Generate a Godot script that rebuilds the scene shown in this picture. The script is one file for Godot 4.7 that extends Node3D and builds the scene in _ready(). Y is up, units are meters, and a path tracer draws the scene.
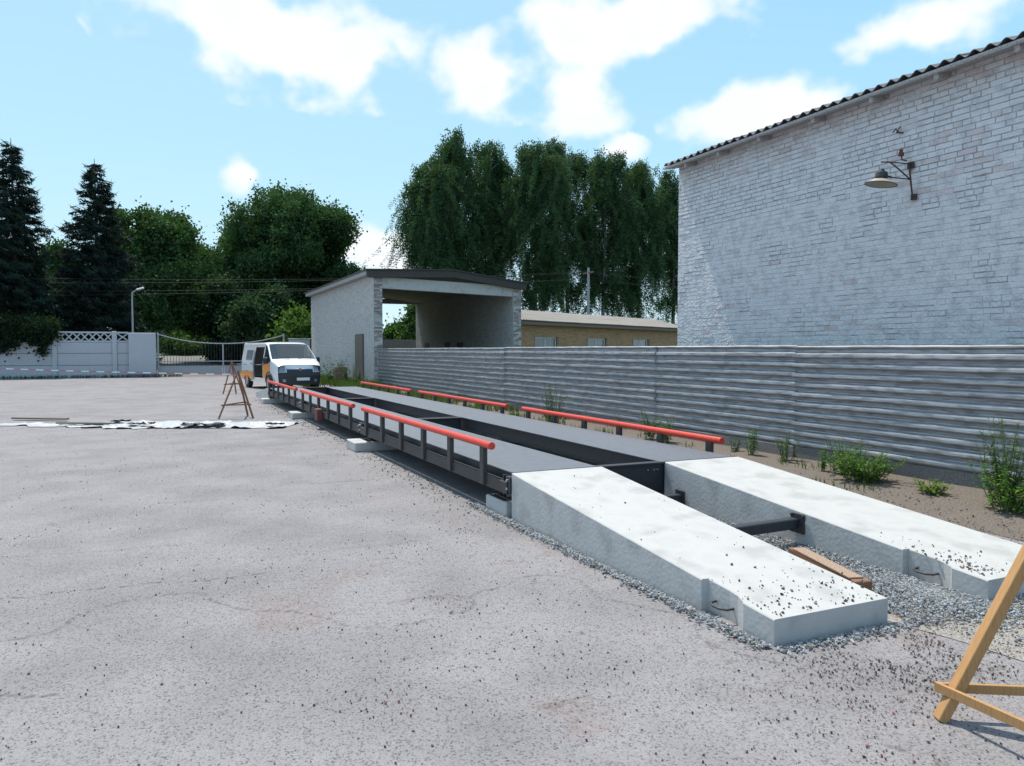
extends Node3D
# A truck scale with concrete ramps in a factory yard: noon sun ahead of the camera, white brick hall on the right.

const EYE := Vector3(0, 1.62, 0)
const YAW := 24.6036          # the scale's axis is -z; the camera is turned this far to its right
const PITCH := 2.4604
const FOCAL := 768.0
var SUN_TO := Vector3(-sin(deg_to_rad(8.0)) * cos(deg_to_rad(63.0)), sin(deg_to_rad(63.0)), -cos(deg_to_rad(8.0)) * cos(deg_to_rad(63.0)))

var M := {}
var taken := {}
var rng := RandomNumberGenerator.new()

# ------------------------------------------------------------------ mesh builder
class MB:
	var v := PackedVector3Array()
	var n := PackedVector3Array()
	var c := PackedColorArray()
	var uv := PackedVector2Array()
	var uv2 := PackedVector2Array()
	var col := Color(1, 1, 1)
	func tri(a: Vector3, b: Vector3, d: Vector3, nn: Vector3) -> void:
		v.append(a); v.append(b); v.append(d)
		n.append(nn); n.append(nn); n.append(nn)
		c.append(col); c.append(col); c.append(col)
	# convex polygon, turned so that it faces `out`
	func poly(p: Array, out: Vector3) -> void:
		var nn := Vector3.ZERO
		for i in p.size():
			var a: Vector3 = p[i]
			var b: Vector3 = p[(i + 1) % p.size()]
			nn += a.cross(b)
		if nn.length() < 1e-12:
			return
		nn = nn.normalized()
		var flip := nn.dot(out) < 0.0
		if flip:
			nn = -nn
		for i in range(1, p.size() - 1):
			if flip:
				tri(p[0], p[i], p[i + 1], nn)
			else:
				tri(p[0], p[i + 1], p[i], nn)
	# smooth quad with a normal per corner
	func squad(a: Vector3, b: Vector3, d: Vector3, e: Vector3, na: Vector3, nb: Vector3, nd: Vector3, ne: Vector3) -> void:
		var g := (b - a).cross(d - a)
		if g.length() < 1e-12:
			g = (d - a).cross(e - a)
		if g.dot(na + nb + nd + ne) > 0.0:
			_st(a, d, b, na, nd, nb); _st(a, e, d, na, ne, nd)
		else:
			_st(a, b, d, na, nb, nd); _st(a, d, e, na, nd, ne)
	func _st(a: Vector3, b: Vector3, d: Vector3, na: Vector3, nb: Vector3, nd: Vector3) -> void:
		v.append(a); v.append(b); v.append(d)
		n.append(na); n.append(nb); n.append(nd)
		c.append(col); c.append(col); c.append(col)
	func box(ctr: Vector3, size: Vector3, bs := Basis(), r := 0.0) -> void:
		var h := size * 0.5
		var k := h - Vector3(r, r, r)
		for ax in 3:
			var b1 := (ax + 1) % 3
			var b2 := (ax + 2) % 3
			for s in [-1.0, 1.0]:
				var pts := []
				for q in [[-1, -1], [1, -1], [1, 1], [-1, 1]]:
					var p := Vector3.ZERO
					p[ax] = s * h[ax]; p[b1] = q[0] * k[b1]; p[b2] = q[1] * k[b2]
					pts.append(ctr + bs * p)
				var o := Vector3.ZERO
				o[ax] = s
				poly(pts, bs * o)
		if r <= 0.0:
			return
		for ax in 3:
			var b1 := (ax + 1) % 3
			var b2 := (ax + 2) % 3
			for s1 in [-1.0, 1.0]:
				for s2 in [-1.0, 1.0]:
					var pts := []
					for q in [[-1, 0], [1, 0], [1, 1], [-1, 1]]:
						var p := Vector3.ZERO
						p[ax] = q[0] * k[ax]
						p[b1] = s1 * (h[b1] if q[1] == 0 else k[b1])
						p[b2] = s2 * (k[b2] if q[1] == 0 else h[b2])
						pts.append(ctr + bs * p)
					var o := Vector3.ZERO
					o[b1] = s1; o[b2] = s2
					poly(pts, bs * o)
		for sx in [-1.0, 1.0]:
			for sy in [-1.0, 1.0]:
				for sz in [-1.0, 1.0]:
					var o := Vector3(sx, sy, sz)
					poly([ctr + bs * (o * Vector3(h.x, k.y, k.z)), ctr + bs * (o * Vector3(k.x, h.y, k.z)), ctr + bs * (o * Vector3(k.x, k.y, h.z))], bs * o)
	func beam(a: Vector3, b: Vector3, w: float, h: float, r := 0.0, up := Vector3.UP) -> void:
		var z := (b - a).normalized()
		if absf(z.dot(up)) > 0.98:
			up = Vector3.RIGHT
		var x := up.cross(z).normalized()
		var y := z.cross(x)
		box((a + b) * 0.5, Vector3(w, h, a.distance_to(b)), Basis(x, y, z), r)
	func tube(pts: Array, radii: Array, sides := 8, caps := true) -> void:
		var rings := []
		var norms := []
		var ref := Vector3.UP
		for i in pts.size():
			var p: Vector3 = pts[i]
			var d: Vector3
			if i == 0:
				d = (pts[1] - p).normalized()
			elif i == pts.size() - 1:
				d = (p - pts[i - 1]).normalized()
			else:
				d = (pts[i + 1] - pts[i - 1]).normalized()
			if i == 0 and absf(d.y) > 0.95:
				ref = Vector3.RIGHT
			var x := ref.cross(d).normalized()
			var y := d.cross(x)
			ref = y
			var ring := []
			var nr := []
			var rad: float = radii[mini(i, radii.size() - 1)]
			for k in sides:
				var a := TAU * k / sides
				var o := x * cos(a) + y * sin(a)
				nr.append(o)
				ring.append(p + o * rad)
			rings.append(ring)
			norms.append(nr)
		for i in pts.size() - 1:
			for k in sides:
				var k2 := (k + 1) % sides
				squad(rings[i][k], rings[i][k2], rings[i + 1][k2], rings[i + 1][k], norms[i][k], norms[i][k2], norms[i + 1][k2], norms[i + 1][k])
		if caps:
			poly(rings[0], pts[0] - pts[1])
			poly(rings[-1], pts[-1] - pts[-2])
	# solid of revolution about an axis: profile of (radius, height)
	func lathe(o: Vector3, prof: Array, sides := 20, bs := Basis()) -> void:
		for i in prof.size() - 1:
			var p: Vector2 = prof[i]
			var q: Vector2 = prof[i + 1]
			var t := (q - p)
			if t.length() < 1e-6:
				continue
			var nl := Vector2(t.y, -t.x).normalized()
			for k in sides:
				var a := TAU * k / sides
				var b := TAU * (k + 1) / sides
				var ca := Vector3(cos(a), 0, sin(a))
				var cb := Vector3(cos(b), 0, sin(b))
				squad(o + bs * (ca * p.x + Vector3(0, p.y, 0)), o + bs * (cb * p.x + Vector3(0, p.y, 0)), o + bs * (cb * q.x + Vector3(0, q.y, 0)), o + bs * (ca * q.x + Vector3(0, q.y, 0)),
					bs * (ca * nl.x + Vector3(0, nl.y, 0)), bs * (cb * nl.x + Vector3(0, nl.y, 0)), bs * (cb * nl.x + Vector3(0, nl.y, 0)), bs * (ca * nl.x + Vector3(0, nl.y, 0)))
	# one brick: front rectangle (u across, w up, nn outward), its edges a little chamfered
	func brick(o: Vector3, u: Vector3, w: Vector3, nn: Vector3, d: float, ch: float) -> void:
		var ul := u.normalized() * ch
		var wl := w.normalized() * ch
		var f := [o + nn * d + ul + wl, o + nn * d + u - ul + wl, o + nn * d + u + w - ul - wl, o + nn * d + w + ul - wl]
		var b := [o, o + u, o + u + w, o + w]
		poly(f, nn)
		poly([b[0], b[1], f[1], f[0]], -w)
		poly([b[1], b[2], f[2], f[1]], u)
		poly([b[2], b[3], f[3], f[2]], w)
		poly([b[3], b[0], f[0], f[3]], -u)
	func mesh(off := Vector3.ZERO, flat := false) -> ArrayMesh:
		var a := []
		a.resize(Mesh.ARRAY_MAX)
		var vv := v
		if off != Vector3.ZERO:
			vv = Transform3D(Basis(), -off) * v
		a[Mesh.ARRAY_VERTEX] = vv
		if not flat:
			a[Mesh.ARRAY_NORMAL] = n
		a[Mesh.ARRAY_COLOR] = c
		if uv.size() == v.size():
			a[Mesh.ARRAY_TEX_UV] = uv
		if uv2.size() == v.size():
			a[Mesh.ARRAY_TEX_UV2] = uv2
		var m := ArrayMesh.new()
		m.add_surface_from_arrays(Mesh.PRIMITIVE_TRIANGLES, a)
		return m

# ------------------------------------------------------------------ scene helpers
func numbered(called: String) -> String:
	var k: int = taken.get(called, -1) + 1
	taken[called] = k
	return called if k == 0 else "%s_%03d" % [called, k]

func tag(o: Node, label: String, category: String, group := "", kind := "") -> void:
	if label: o.set_meta("label", label)
	if category: o.set_meta("category", category)
	if group: o.set_meta("group", group)
	if kind: o.set_meta("kind", kind)

func thing(called: String, label: String, category: String, pos := Vector3.ZERO, group := "", turn := 0.0) -> Node3D:
	var o := Node3D.new()
	o.name = numbered(called)
	o.position = pos
	o.rotation.y = turn
	add_child(o)
	tag(o, label, category, group)
	return o

# a part whose builder holds coordinates relative to `base`
func part(parent: Node, called: String, mb: MB, mat: Material, base := Vector3.ZERO, kind := "") -> MeshInstance3D:
	var o := MeshInstance3D.new()
	o.name = called
	o.mesh = mb.mesh(base)
	o.material_override = mat
	if kind: o.set_meta("kind", kind)
	parent.add_child(o, true)
	return o

func inst(parent: Node, called: String, me: Mesh, mat: Material, t: Transform3D) -> MeshInstance3D:
	var o := MeshInstance3D.new()
	o.name = called
	o.mesh = me
	o.material_override = mat
	o.transform = t
	parent.add_child(o, true)
	return o

func setting(called: String, mb: MB, mat: Material) -> MeshInstance3D:
	var o := MeshInstance3D.new()
	o.name = numbered(called)
	o.mesh = mb.mesh()
	o.material_override = mat
	o.set_meta("kind", "structure")
	add_child(o)
	return o

func multi(parent: Node, called: String, me: Mesh, mat: Material, ts: Array, cols: Array, base := Vector3.ZERO) -> MultiMeshInstance3D:
	var mm := MultiMesh.new()
	mm.transform_format = MultiMesh.TRANSFORM_3D
	mm.use_colors = true
	mm.mesh = me
	mm.instance_count = ts.size()
	for i in ts.size():
		var t: Transform3D = ts[i]
		t.origin -= base
		mm.set_instance_transform(i, t)
		mm.set_instance_color(i, cols[i])
	var o := MultiMeshInstance3D.new()
	o.name = called
	o.multimesh = mm
	o.material_override = mat
	o.set_meta("kind", "stuff")
	parent.add_child(o, true)
	return o

func rel(u: float) -> float:
	return atan((u - 512.0) / FOCAL) + deg_to_rad(YAW)
# x of the plane z seen at picture column u; height seen at row v there
func col_x(u: float, z: float) -> float:
	return -z * tan(rel(u))
func depth(x: float, z: float) -> float:
	return -z * cos(deg_to_rad(YAW)) + x * sin(deg_to_rad(YAW))
func row_y(v: float, x: float, z: float) -> float:
	return EYE.y + (350.0 - v) * depth(x, z) / FOCAL
func land(z: float) -> float:
	return clampf((-z - 56.0) * 0.03, 0.0, 2.4)

# ------------------------------------------------------------------ textures and materials
func noise_bytes(size: int, seed_: int, freq: float, oct := 4, kind := FastNoiseLite.TYPE_SIMPLEX) -> PackedByteArray:
	var f := FastNoiseLite.new()
	f.seed = seed_
	f.noise_type = kind
	f.frequency = freq
	f.fractal_octaves = oct
	if oct <= 1:
		f.fractal_type = FastNoiseLite.FRACTAL_NONE
	var im := f.get_seamless_image(size, size)
	im.convert(Image.FORMAT_L8)
	return im.get_data()

func ramp_tex(b: PackedByteArray, size: int, stops: Array) -> ImageTexture:
	# stops: [position 0..1, linear Color]
	var lut := []
	for i in 256:
		var x := i / 255.0
		var cc: Color = stops[-1][1]
		for k in stops.size() - 1:
			if x <= stops[k + 1][0]:
				var t: float = clampf((x - stops[k][0]) / maxf(1e-5, stops[k + 1][0] - stops[k][0]), 0, 1)
				cc = (stops[k][1] as Color).lerp(stops[k + 1][1], t)
				break
		cc = cc.linear_to_srgb()
		lut.append([int(clampf(cc.r * 255.0, 0, 255)), int(clampf(cc.g * 255.0, 0, 255)), int(clampf(cc.b * 255.0, 0, 255))])
	var o := PackedByteArray()
	o.resize(size * size * 3)
	for i in size * size:
		var l: Array = lut[b[i]]
		o[i * 3] = l[0]; o[i * 3 + 1] = l[1]; o[i * 3 + 2] = l[2]
	return ImageTexture.create_from_image(Image.create_from_data(size, size, false, Image.FORMAT_RGB8, o))

func normal_tex(b: PackedByteArray, size: int, strength: float) -> ImageTexture:
	var im := Image.create_from_data(size, size, false, Image.FORMAT_L8, b)
	im.convert(Image.FORMAT_RGBA8)
	im.bump_map_to_normal_map(strength)
	return ImageTexture.create_from_image(im)

func grey(x: float) -> Color:
	return Color(x, x, x)

func lin(r: float, g: float, b: float) -> Color:
	return Color(r, g, b).linear_to_srgb()

func plain_mat(c: Color, rough: float, metal := 0.0) -> StandardMaterial3D:
	var m := StandardMaterial3D.new()
	m.albedo_color = c.linear_to_srgb()
	m.roughness = rough
	m.metallic = metal
	return m

# base colour times a noise texture, triplanar in world space
func tri_mat(c: Color, tex: Texture2D, scale_: float, rough: float, nrm: Texture2D = null, nscale := 1.0, metal := 0.0) -> StandardMaterial3D:
	var m := plain_mat(c, rough, metal)
	m.albedo_texture = tex
	m.uv1_triplanar = true
	m.uv1_world_triplanar = true
	m.uv1_triplanar_sharpness = 4.0
	m.uv1_scale = Vector3(scale_, scale_, scale_)
	m.vertex_color_use_as_albedo = true
	if nrm:
		m.normal_enabled = true
		m.normal_texture = nrm
		m.normal_scale = nscale
	return m

func make_materials() -> void:
	var n1 := noise_bytes(512, 11, 0.02, 5)
	var n2 := noise_bytes(512, 23, 0.08, 4)
	var n3 := noise_bytes(512, 37, 0.3, 3)
	var cell := noise_bytes(512, 5, 0.12, 1, FastNoiseLite.TYPE_CELLULAR)
	var nm_fine := normal_tex(n3, 512, 3.0)
	var nm_mid := normal_tex(n2, 512, 4.0)
	var t_soft := ramp_tex(n1, 512, [[0.2, grey(0.82)], [0.5, grey(0.97)], [0.8, grey(1.0)]])
	var t_blotch := ramp_tex(n1, 512, [[0.25, grey(0.62)], [0.42, grey(0.86)], [0.6, grey(1.0)], [0.8, grey(0.9)]])
	var t_speck := ramp_tex(n3, 512, [[0.25, grey(0.72)], [0.5, grey(0.95)], [0.75, grey(1.0)]])
	var t_dirt := ramp_tex(n2, 512, [[0.2, Color(0.6, 0.55, 0.5)], [0.45, Color(0.9, 0.87, 0.83)], [0.7, grey(1.0)]])
	var t_conc := ramp_tex(n1, 512, [[0.15, grey(0.80)], [0.36, grey(0.95)], [0.55, grey(1.0)], [0.85, grey(0.93)]])
	M.whitewash = tri_mat(Color(0.66, 0.665, 0.70), t_soft, 0.35, 0.9, nm_mid, 0.42)
	M.mortar = tri_mat(Color(0.50, 0.51, 0.54), t_blotch, 0.8, 0.95, nm_mid, 1.2)
	M.lime_brick = tri_mat(Color(0.56, 0.56, 0.56), t_soft, 0.25, 0.9, nm_fine, 0.5)
	M.lime_mortar = tri_mat(Color(0.40, 0.40, 0.40), t_dirt, 0.5, 0.95)
	M.yellow_brick = tri_mat(Color(0.47, 0.315, 0.185), t_dirt, 0.4, 0.9)
	M.yellow_mortar = tri_mat(Color(0.20, 0.17, 0.12), t_dirt, 0.5, 0.95)
	M.new_concrete = tri_mat(Color(0.455, 0.455, 0.455), t_conc, 0.16, 0.85, nm_fine, 0.06)
	M.new_concrete.detail_enabled = false
	M.old_concrete = tri_mat(Color(0.40, 0.41, 0.43), t_dirt, 0.5, 0.92, nm_mid, 0.5)
	M.fence_paint = tri_mat(Color(0.50, 0.53, 0.58), t_dirt, 0.4, 0.85, nm_mid, 0.4)
	M.dark_concrete = tri_mat(Color(0.20, 0.20, 0.205), t_dirt, 0.8, 0.92, nm_mid, 0.7)
	M.roof_sheet = tri_mat(Color(0.21, 0.21, 0.225), t_dirt, 0.6, 0.9, nm_fine, 0.4)
	M.pale_roof = tri_mat(Color(0.27, 0.26, 0.25), t_dirt, 0.4, 0.9)
	M.tar = tri_mat(Color(0.07, 0.065, 0.065), t_dirt, 0.5, 0.9)
	M.soffit = tri_mat(Color(0.42, 0.42, 0.44), t_dirt, 0.7, 0.85)
	M.zinc = tri_mat(Color(0.36, 0.37, 0.40), t_blotch, 0.5, 0.40, nm_fine, 0.1, 0.4)
	M.zinc.uv1_scale = Vector3(1.4, 1.4, 0.22)
	M.black_steel = tri_mat(Color(0.026, 0.029, 0.038), t_soft, 0.8, 0.5, nm_fine, 0.12)
	M.deck_steel = tri_mat(Color(0.135, 0.15, 0.18), t_conc, 0.5, 0.45, nm_fine, 0.25)
	M.frame_steel = tri_mat(Color(0.05, 0.048, 0.05), t_dirt, 0.8, 0.6, nm_fine, 0.15)
	M.red_paint = tri_mat(Color(0.62, 0.045, 0.02), t_soft, 1.2, 0.4, nm_fine, 0.08)
	M.rust_red = tri_mat(Color(0.15, 0.05, 0.045), t_dirt, 1.5, 0.8)
	M.pine = tri_mat(Color(0.43, 0.235, 0.095), t_soft, 2.0, 0.7)
	M.pine.uv1_scale = Vector3(6, 0.8, 6)
	M.brown_wood = tri_mat(Color(0.24, 0.12, 0.07), t_dirt, 1.5, 0.8)
	M.board = tri_mat(Color(0.19, 0.16, 0.14), t_dirt, 1.2, 0.85, nm_fine, 0.4)
	M.board.uv1_scale = Vector3(2.5, 1.0, 2.5)
	M.film = plain_mat(Color(0.42, 0.43, 0.45), 0.4)
	M.film.vertex_color_use_as_albedo = true
	M.black_film = plain_mat(Color(0.02, 0.02, 0.022), 0.3)
	M.tape = plain_mat(Color(1, 1, 1), 0.4)
	M.tape.vertex_color_use_as_albedo = true
	M.van_white = plain_mat(Color(0.74, 0.75, 0.76), 0.25)
	M.van_white.clearcoat_enabled = true
	M.van_white.clearcoat_roughness = 0.08
	M.van_orange = plain_mat(Color(0.82, 0.27, 0.01), 0.3)
	M.plastic = plain_mat(Color(0.018, 0.02, 0.026), 0.45)
	M.rubber = plain_mat(Color(0.02, 0.02, 0.02), 0.8)
	M.alloy = plain_mat(Color(0.45, 0.46, 0.48), 0.35, 0.8)
	M.chrome = plain_mat(Color(0.7, 0.7, 0.72), 0.15, 1.0)
	M.lens = plain_mat(Color(0.24, 0.26, 0.29), 0.15, 0.3)
	M.plate = plain_mat(Color(0.66, 0.66, 0.64), 0.5)
	M.cabin = plain_mat(Color(0.03, 0.03, 0.034), 0.8)
	M.glass = plain_mat(Color(0.06, 0.11, 0.15), 0.03)
	M.glass.transparency = BaseMaterial3D.TRANSPARENCY_ALPHA
	M.glass.albedo_color.a = 0.3
	M.glass.metallic_specular = 0.7
	M.white_paint = plain_mat(Color(0.62, 0.63, 0.64), 0.6)
	M.grey_paint = tri_mat(Color(0.36, 0.37, 0.39), t_soft, 0.8, 0.6)
	M.dark_iron = plain_mat(Color(0.035, 0.035, 0.04), 0.55)
	M.iron_rust = tri_mat(Color(0.07, 0.045, 0.035), t_dirt, 2.0, 0.75)
	M.enamel = tri_mat(Color(0.42, 0.38, 0.33), t_dirt, 4.0, 0.5)
	M.bark = tri_mat(Color(0.075, 0.06, 0.045), t_dirt, 1.0, 0.95)
	M.birch = tri_mat(Color(0.42, 0.41, 0.38), ramp_tex(n2, 512, [[0.3, grey(0.12)], [0.42, grey(0.8)], [0.7, grey(1.0)]]), 0.7, 0.9)
	M.stem = plain_mat(Color(0.09, 0.15, 0.04), 0.7)
	for k in ["leaf", "needle", "birch_leaf", "weed"]:
		var m := plain_mat(Color(1, 1, 1), 0.8)
		m.metallic_specular = 0.2
		m.vertex_color_use_as_albedo = true
		m.backlight_enabled = true
		m.backlight = lin(0.5, 0.55, 0.2) if k != "needle" else lin(0.2, 0.24, 0.1)
		m.cull_mode = BaseMaterial3D.CULL_DISABLED
		M[k] = m
	M.gravel = tri_mat(Color(1, 1, 1), t_speck, 6.0, 0.9)
	M.soil = tri_mat(Color(0.185, 0.16, 0.14), ramp_tex(n2, 512, [[0.2, Color(0.55, 0.5, 0.45)], [0.5, Color(0.9, 0.87, 0.85)], [0.75, Color(1.15, 1.12, 1.1)]]), 0.7, 0.95, nm_fine, 1.2)
	M.grass_soil = tri_mat(Color(0.075, 0.085, 0.035), t_dirt, 0.2, 0.95)
	M.road = tri_mat(Color(0.17, 0.168, 0.165), t_dirt, 0.15, 0.9)
	M.asphalt = make_asphalt(n1, n2, n3)

func make_asphalt(n1: PackedByteArray, n2: PackedByteArray, n3: PackedByteArray) -> StandardMaterial3D:
	# fine aggregate: 1024 px over 2.6 m
	var S := 1024
	var r0 := RandomNumberGenerator.new()
	r0.seed = 515
	var acc := PackedFloat32Array()
	acc.resize(S * S)
	for i in S * S:
		acc[i] = 0.66 + (r0.randi() & 255) * 0.0019
	# chips of aggregate, dark and pale, worn flush with the binder
	for k in 90000:
		var cx := r0.randi() & 1023
		var cy := r0.randi() & 1023
		var rad := 1 + (r0.randi() % 5) / 3
		var val := r0.randf_range(-0.55, -0.1) if r0.randf() < 0.55 else r0.randf_range(0.05, 0.2)
		var sq := r0.randf_range(0.5, 1.6)
		for dy in range(-rad, rad + 1):
			for dx in range(-rad, rad + 1):
				if dx * dx * sq + dy * dy / sq <= rad * rad:
					acc[((cy + dy) & 1023) * S + ((cx + dx) & 1023)] += val * 0.8
	var o := PackedByteArray()
	o.resize(S * S * 3)
	var hgt := PackedByteArray()
	hgt.resize(S * S)
	for i in S * S:
		var g := clampf(acc[i], 0.25, 1.0)
		var q := int(pow(g, 0.4545) * 255.0)
		o[i * 3] = q; o[i * 3 + 1] = q; o[i * 3 + 2] = q
		hgt[i] = int(g * 255.0)
	var fine := ImageTexture.create_from_image(Image.create_from_data(S, S, false, Image.FORMAT_RGB8, o))
	# coarse patches, dust, cracks and rust-brown stains: 1024 x 2048 px over 24 x 48 m
	var W := 1024
	var Hh := 2048
	var f1 := FastNoiseLite.new(); f1.seed = 91; f1.frequency = 0.0035; f1.fractal_octaves = 5
	var f2 := FastNoiseLite.new(); f2.seed = 92; f2.frequency = 0.02; f2.fractal_octaves = 4
	var f3 := FastNoiseLite.new(); f3.seed = 93; f3.frequency = 0.012; f3.fractal_octaves = 3
	var i1 := f1.get_image(W, Hh); i1.convert(Image.FORMAT_L8)
	var i2 := f2.get_image(W, Hh); i2.convert(Image.FORMAT_L8)
	var i3 := f3.get_image(W, Hh); i3.convert(Image.FORMAT_L8)
	var d1 := i1.get_data()
	var d2 := i2.get_data()
	var d3 := i3.get_data()
	var r2 := RandomNumberGenerator.new()
	r2.seed = 404
	var p := PackedByteArray()
	p.resize(W * Hh * 3)
	for i in W * Hh:
		var g := 0.94 + (d1[i] - 128) * 0.0006 + (d2[i] - 128) * 0.0014
		var brown := 0.0
		if d3[i] > 160 and d2[i] > 118:
			brown = clampf((d3[i] - 160) * 0.03, 0, 1) * clampf((d2[i] - 118) * 0.025, 0, 1)
		brown *= 0.35 + 0.65 * float((r2.randi() & 7) > 3)
		var r := clampf(g * (1.0 - 0.10 * brown), 0, 1)
		var gg := clampf(g * (1.0 - 0.19 * brown), 0, 1)
		var bb := clampf(g * (1.0 - 0.22 * brown), 0, 1)
		p[i * 3] = int(pow(r, 0.4545) * 255.0)
		p[i * 3 + 1] = int(pow(gg, 0.4545) * 255.0)
		p[i * 3 + 2] = int(pow(bb, 0.4545) * 255.0)
	var im := Image.create_from_data(W, Hh, false, Image.FORMAT_RGB8, p)
	for k in 26:
		var x := r2.randf() * W
		var y := r2.randf() * Hh
		var ang := r2.randf() * TAU
		var steps := int(r2.randf_range(60, 420))
		var thick := r2.randf() < 0.25
		for s in steps:
			ang += r2.randf_range(-0.35, 0.35)
			x += cos(ang) * 1.2
			y += sin(ang) * 1.2
			if r2.randf() < 0.22:
				continue
			var c := im.get_pixel(posmod(int(x), W), posmod(int(y), Hh))
			im.set_pixel(posmod(int(x), W), posmod(int(y), Hh), c.darkened(r2.randf_range(0.12, 0.4 if thick else 0.26)))
	# flecks of mud and tar trodden into the surface
	for k in 9000:
		var x := r2.randi_range(0, W - 1)
		var y := r2.randi_range(0, Hh - 1)
		if d1[y * W + x] < 120:
			continue
		var dk := r2.randf_range(0.04, 0.2)
		for q in r2.randi_range(1, 3):
			var px := posmod(x + r2.randi_range(-1, 1), W)
			var py := posmod(y + r2.randi_range(-1, 1), Hh)
			im.set_pixel(px, py, im.get_pixel(px, py) * Color(1.0 - dk, 1.0 - dk * 1.15, 1.0 - dk * 1.25))
	# streaks of dry mud dragged along the yard
	for k in 240:
		var x := r2.randi_range(0, W - 1)
		var y := r2.randi_range(0, Hh - 1)
		var L := r2.randi_range(6, 60)
		var dk := r2.randf_range(0.03, 0.10)
		var yy := float(y)
		for s in L:
			yy += r2.randf_range(-0.6, 0.6)
			for w in r2.randi_range(1, 3):
				var px := posmod(x + s, W)
				var py := posmod(int(yy) + w, Hh)
				im.set_pixel(px, py, im.get_pixel(px, py) * Color(1.0 - dk, 1.0 - dk * 1.25, 1.0 - dk * 1.45))
	var m := tri_mat(Color(0.285, 0.27, 0.283), fine, 1.0 / 2.6, 0.92, normal_tex(hgt, S, 2.0), 0.8)
	m.detail_enabled = true
	m.detail_blend_mode = BaseMaterial3D.BLEND_MODE_MUL
	m.detail_uv_layer = BaseMaterial3D.DETAIL_UV_2
	m.detail_albedo = ImageTexture.create_from_image(im)
	return m

# ------------------------------------------------------------------ sky
func sky_texture() -> ImageTexture:
	var W := 3072
	var Hh := 1536
	var f := FastNoiseLite.new()
	f.seed = 7
	f.frequency = 1.0
	f.fractal_octaves = 6
	f.fractal_gain = 0.52
	var fl := FastNoiseLite.new()
	fl.seed = 19
	fl.frequency = 1.0
	fl.fractal_octaves = 3
	# clouds of the picture: column, row, half width, half height, density (picture pixels)
	var seen := [[255, 30, 85, 42, 1.0], [340, 66, 66, 30, 1.0], [405, 52, 28, 22, 0.55], [488, 76, 50, 32, 1.0], [580, 35, 60, 40, 0.95], [650, 25, 62, 32, 1.0], [580, 98, 36, 34, 0.8], [248, 176, 17, 15, 0.8], [617, 152, 20, 10, 0.7], [770, 118, 66, 28, 1.0], [915, 38, 46, 27, 0.95], [385, 252, 42, 22, 0.9], [130, 118, 14, 7, 0.35], [60, 255, 40, 12, 0.4]]
	var az := []
	for s in seen:
		az.append([rel(s[0]), atan((350.0 - s[1]) / FOCAL * cos(rel(s[0]) - deg_to_rad(YAW))), s[2] / FOCAL, s[3] / FOCAL, s[4]])
	var o := PackedByteArray()
	o.resize(W * Hh * 3)
	var sunh := Vector3(SUN_TO.x, SUN_TO.y, SUN_TO.z)
	for y in Hh:
		var el := (0.5 - (y + 0.5) / Hh) * PI
		var ce := cos(el)
		var se := sin(el)
		var h := clampf(1.0 - se, 0.0, 1.0)
		var base := Color(0.13, 0.42, 0.80).lerp(Color(0.46, 0.80, 0.96), pow(h, 1.5)).lerp(Color(0.70, 0.88, 0.95), pow(h, 7.0))
		var low := el < -0.01
		var near := []
		for s in az:
			if absf(el - s[1]) < s[3] * 1.9:
				near.append(s)
		for x in W:
			var i := (y * W + x) * 3
			if low:
				o[i] = 150; o[i + 1] = 158; o[i + 2] = 160
				continue
			var a := wrapf((x + 0.5) / W * TAU, -PI, PI)
			var d := Vector3(sin(a) * ce, se, -cos(a) * ce)
			var g := clampf(d.dot(sunh), 0.0, 1.0)
			var cc := base.lerp(Color(0.80, 0.93, 1.0), 0.55 * g * g * g)
			# 1 in the part of the sky the picture shows, falling off round it
			var w := smoothstep(-0.36, -0.2, a) * smoothstep(1.24, 1.08, a) * smoothstep(0.68, 0.52, el)
			var dens := 0.0
			var n := 0.0
			if w > 0.0:
				var m := 0.0
				for s in near:
					var q := Vector2((a - s[0]) * ce / s[2], (el - s[1]) / s[3])
					var l := q.length()
					if l < 1.9:
						m = maxf(m, s[4] * (1.0 - l * 0.62))
				if m > 0.0:
					n = f.get_noise_3d(d.x * 7.0, d.y * 9.0, d.z * 7.0)
					dens = clampf((m + n * 0.9 - 0.17) * 2.0, 0.0, 1.0)
			if w < 1.0:
				var k := 1.0 / (se + 0.22)
				var big := fl.get_noise_2d(d.x * k * 0.9, d.z * k * 0.9) - w
				if big > 0.02:
					n = f.get_noise_2d(d.x * k * 2.6, d.z * k * 2.6)
					dens = maxf(dens, clampf((big * 1.7 + n * 0.6 - 0.22) * 2.2, 0.0, 1.0))
			if dens > 0.0:
				dens = dens * dens * (3.0 - 2.0 * dens)
				var core := clampf(n * 0.8 + 0.15, 0.0, 0.35) * dens
				cc = cc.lerp(Color(0.96, 0.975, 1.0).lerp(Color(0.74, 0.83, 0.93), core), dens * 0.95)
			cc = cc.linear_to_srgb()
			o[i] = int(clampf(cc.r, 0, 1) * 255.0); o[i + 1] = int(clampf(cc.g, 0, 1) * 255.0); o[i + 2] = int(clampf(cc.b, 0, 1) * 255.0)
	return ImageTexture.create_from_image(Image.create_from_data(W, Hh, false, Image.FORMAT_RGB8, o))

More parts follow.
